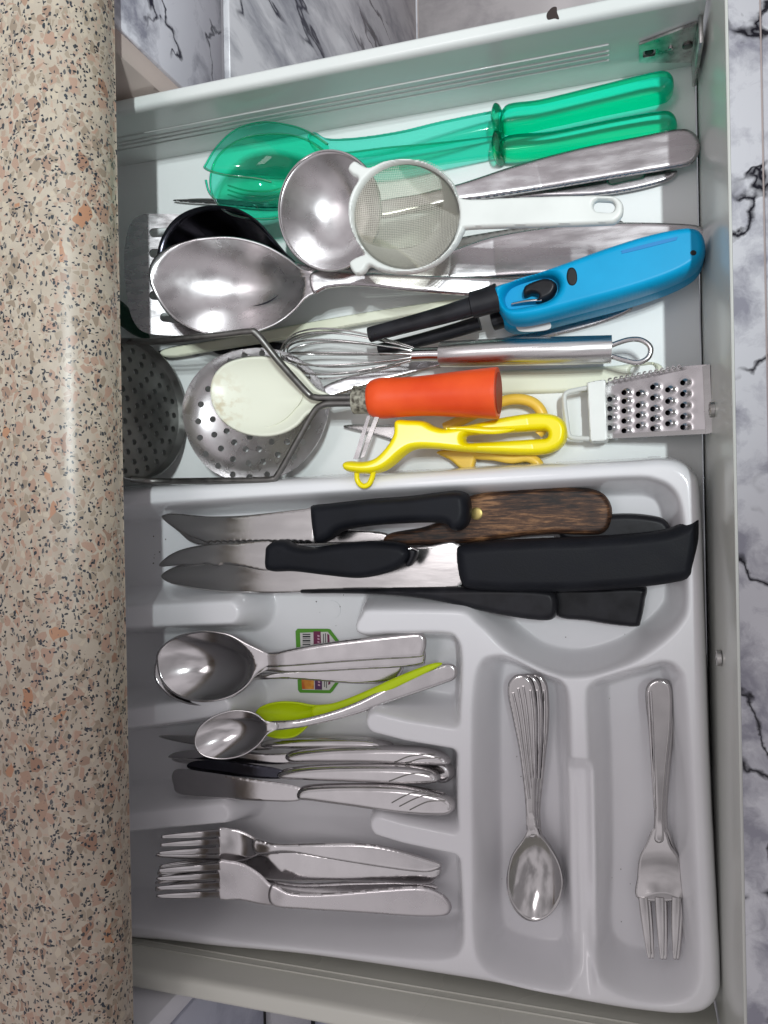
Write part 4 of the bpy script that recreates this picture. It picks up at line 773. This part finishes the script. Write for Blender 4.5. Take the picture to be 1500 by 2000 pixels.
# ------------------------------------------------------------------ forks
def fork(label, head, tines, handle, z0, z1, group='table forks in the bottom row', mt='steel', pa=None, pb=None, tw=6.2, curve=.006, name='fork'):
    o = thing(name, label, 'fork', group)
    if name == 'fork': z0 += .012; z1 += .006
    tl = lin(pa, z0, pb, z1)
    hx = np.array([(a+c_)/2 for a, _, c_, _ in tines]).mean(), np.array([(b_+d_)/2 for _, b_, _, d_ in tines]).mean()
    hc_ = np.mean(head, 0); dmin = min(math.hypot(a-hx[0], b_-hx[1]) for a, b_ in head); dmax = max(math.hypot(a-hx[0], b_-hx[1]) for a, b_ in head)
    plate('head', head, 0, .0016, M[mt], o, R=4, e=.5, cell=1.9, zf=tl, dish=lambda x, y, D: -.0035*np.sin(np.pi*np.clip((np.hypot(x-hx[0], y-hx[1])-dmin)/(dmax-dmin), 0, 1)))
    plate('handle', handle, 0, .0024, M[mt], o, R=7, e=.35, cell=2.1, zf=sunk(tl, handle, tuple(hc_), .0016, 40))
    for (x0, y0, x1, y1) in tines:
        za = float(tl(np.array(x0), np.array(y0)))+.0009
        st_ = [(x0+(x1-x0)*t, y0+(y1-y0)*t, za+curve*(1.4 if name == 'small_fork' else 2.7)*t**1.6, tw*(1-.62*t**2), .0014*(1-.4*t)) for t in (0, .25, .5, .75, 1)]
        loft('tine', st_, M['bright' if mt == 'bright' else 'steel'], o, n=16, sub=3, cap=(0, 1.2), ex=4.)
    return o
fork('lowest fork of the pile, showing a mirror bright handle', [(425, 1668), (470, 1666), (510, 1680), (520, 1700), (500, 1712), (470, 1714), (425, 1712)], [(430, 1676, 314, 1692), (430, 1690, 310, 1705), (430, 1700, 306, 1724), (430, 1709, 306, 1738)],
     [(480, 1676), (560, 1662), (640, 1672), (740, 1686), (850, 1694), (860, 1706), (850, 1720), (830, 1728), (740, 1724), (640, 1722), (560, 1722), (500, 1712)], .016, .014, pa=(430, 1690), pb=(850, 1710))
fork('dark edged fork squeezed under the front fork', [(430, 1690), (470, 1690), (520, 1706), (540, 1722), (500, 1730), (430, 1728)], [(432, 1694, 312, 1712), (432, 1705, 308, 1724), (432, 1716, 306, 1738)],
     [(500, 1712), (580, 1726), (700, 1722), (800, 1722), (850, 1730), (845, 1742), (760, 1744), (640, 1748), (560, 1740)], .012, .012, pa=(430, 1710), pb=(850, 1730), mt='steel_soft')
fork('top fork of the pile, nearest the table knives', [(424, 1621), (455, 1619), (478, 1626), (500, 1638), (520, 1646), (515, 1662), (490, 1676), (465, 1682), (424, 1682)], [(430, 1627, 318, 1634), (430, 1643, 316, 1650), (430, 1660, 312, 1666), (430, 1676, 307, 1670)],
     [(495, 1640), (540, 1649), (620, 1648), (700, 1648), (760, 1656), (830, 1676), (862, 1688), (852, 1700), (820, 1704), (740, 1694), (640, 1678), (560, 1664), (500, 1668)], .028, .022, pa=(430, 1650), pb=(850, 1690))
fork('front fork with a plain satin handle, closest to the tray edge', [(424, 1686), (450, 1682), (480, 1690), (508, 1708), (530, 1730), (560, 1744), (560, 1766), (520, 1768), (470, 1758), (424, 1752)], [(430, 1692, 312, 1700), (430, 1710, 308, 1716), (430, 1728, 306, 1734), (430, 1746, 308, 1750)],
     [(530, 1728), (570, 1744), (640, 1745), (740, 1737), (820, 1733), (858, 1744), (878, 1762), (880, 1780), (862, 1790), (800, 1790), (700, 1783), (600, 1777), (530, 1768)], .034, .024, pa=(430, 1720), pb=(850, 1760), mt='steel_soft')
# ------------------------------------------------------------------ teaspoons and forks on the right
TG = 'teaspoons stacked in the right wells'
def tsp(label, dx, rot, z):
    c0 = (1045, 1640)
    def tr(pts):
        a = math.radians(rot); return [(c0[0]+dx+(x-c0[0])*math.cos(a)-(y-c0[1])*math.sin(a), c0[1]+(x-c0[0])*math.sin(a)+(y-c0[1])*math.cos(a)) for x, y in pts]
    ol = tr([(1042, 1800), (1015, 1785), (997, 1755), (992, 1715), (1000, 1675), (1018, 1648), (1028, 1630), (1034, 1610), (1046, 1610), (1052, 1630), (1070, 1655), (1090, 1690), (1098, 1725), (1092, 1762), (1070, 1790)])
    hd = tr([(1030, 1630), (1025, 1560), (1014, 1470), (1000, 1400), (992, 1360), (993, 1334), (1005, 1320), (1022, 1318), (1036, 1328), (1044, 1350), (1050, 1410), (1048, 1500), (1046, 1580), (1050, 1630)])
    o = spoon(label, ol, tr([(1045, 1712)])[0], z, .009, hd, tilt=lambda x, y: z-.0008+0*x, ell=(54, 84, rot), group=TG, name='teaspoon', th=.0024, R=5, mt='bright')
    zz = z+.0016
    for dd in ((1002, 1345, 1034, 1560), (1012, 1336, 1037, 1540), (1022, 1332, 1040, 1520), (1036, 1340, 1044, 1520)):
        pts = tr([(dd[0], dd[1]+8), ((dd[0]*.7+dd[2]*.3)+3, dd[1]+70), (dd[2], dd[3])])
        tube('ridge', wp(*[(x, y, zz) for x, y in pts]), .0009, M['steel'], o, n=6)
    return o
tsp('bottom teaspoon of the stack, its handle swung to the right', 5, 4.3, .020)
tsp('middle teaspoon of the stack with a fluted handle', 3, 2.0, .0245)
tsp('top teaspoon of the stack, its fluted handle end pointing up the picture', 0, 0, .029)
def rfork(label, dx, z):
    t = lambda pts: [(x+dx, y) for x, y in pts]
    o = fork(label, t([(1276, 1618), (1262, 1648), (1249, 1675), (1245, 1710), (1247, 1756), (1330, 1756), (1332, 1715), (1326, 1675), (1310, 1650), (1298, 1618)]),
             [(1256+dx, 1752, 1268+dx, 1868), (1288+dx, 1752, 1293+dx, 1870), (1321+dx, 1752, 1318+dx, 1870)],
             t([(1277, 1640), (1278, 1580), (1274, 1500), (1266, 1420), (1260, 1360), (1266, 1336), (1285, 1326), (1304, 1332), (1313, 1352), (1312, 1420), (1304, 1500), (1298, 1580), (1298, 1640)]), z, z+.002, group='small forks in the right well', pa=(1290, 1750), pb=(1290, 1340), tw=9.5, curve=.005, mt='bright', name='small_fork')
    for x0 in (1266, 1271): tube('ridge', wp((x0+dx, 1350, z+.0042), (x0+5+dx, 1450, z+.0042), (1279+dx, 1580, z+.003)), .0008, M['steel'], o, n=6)
    return o
rfork('under fork of the pair in the far right well, seen as an edge', 6, .017)
rfork('three tined fork lying on top in the far right well', 0, .0225)
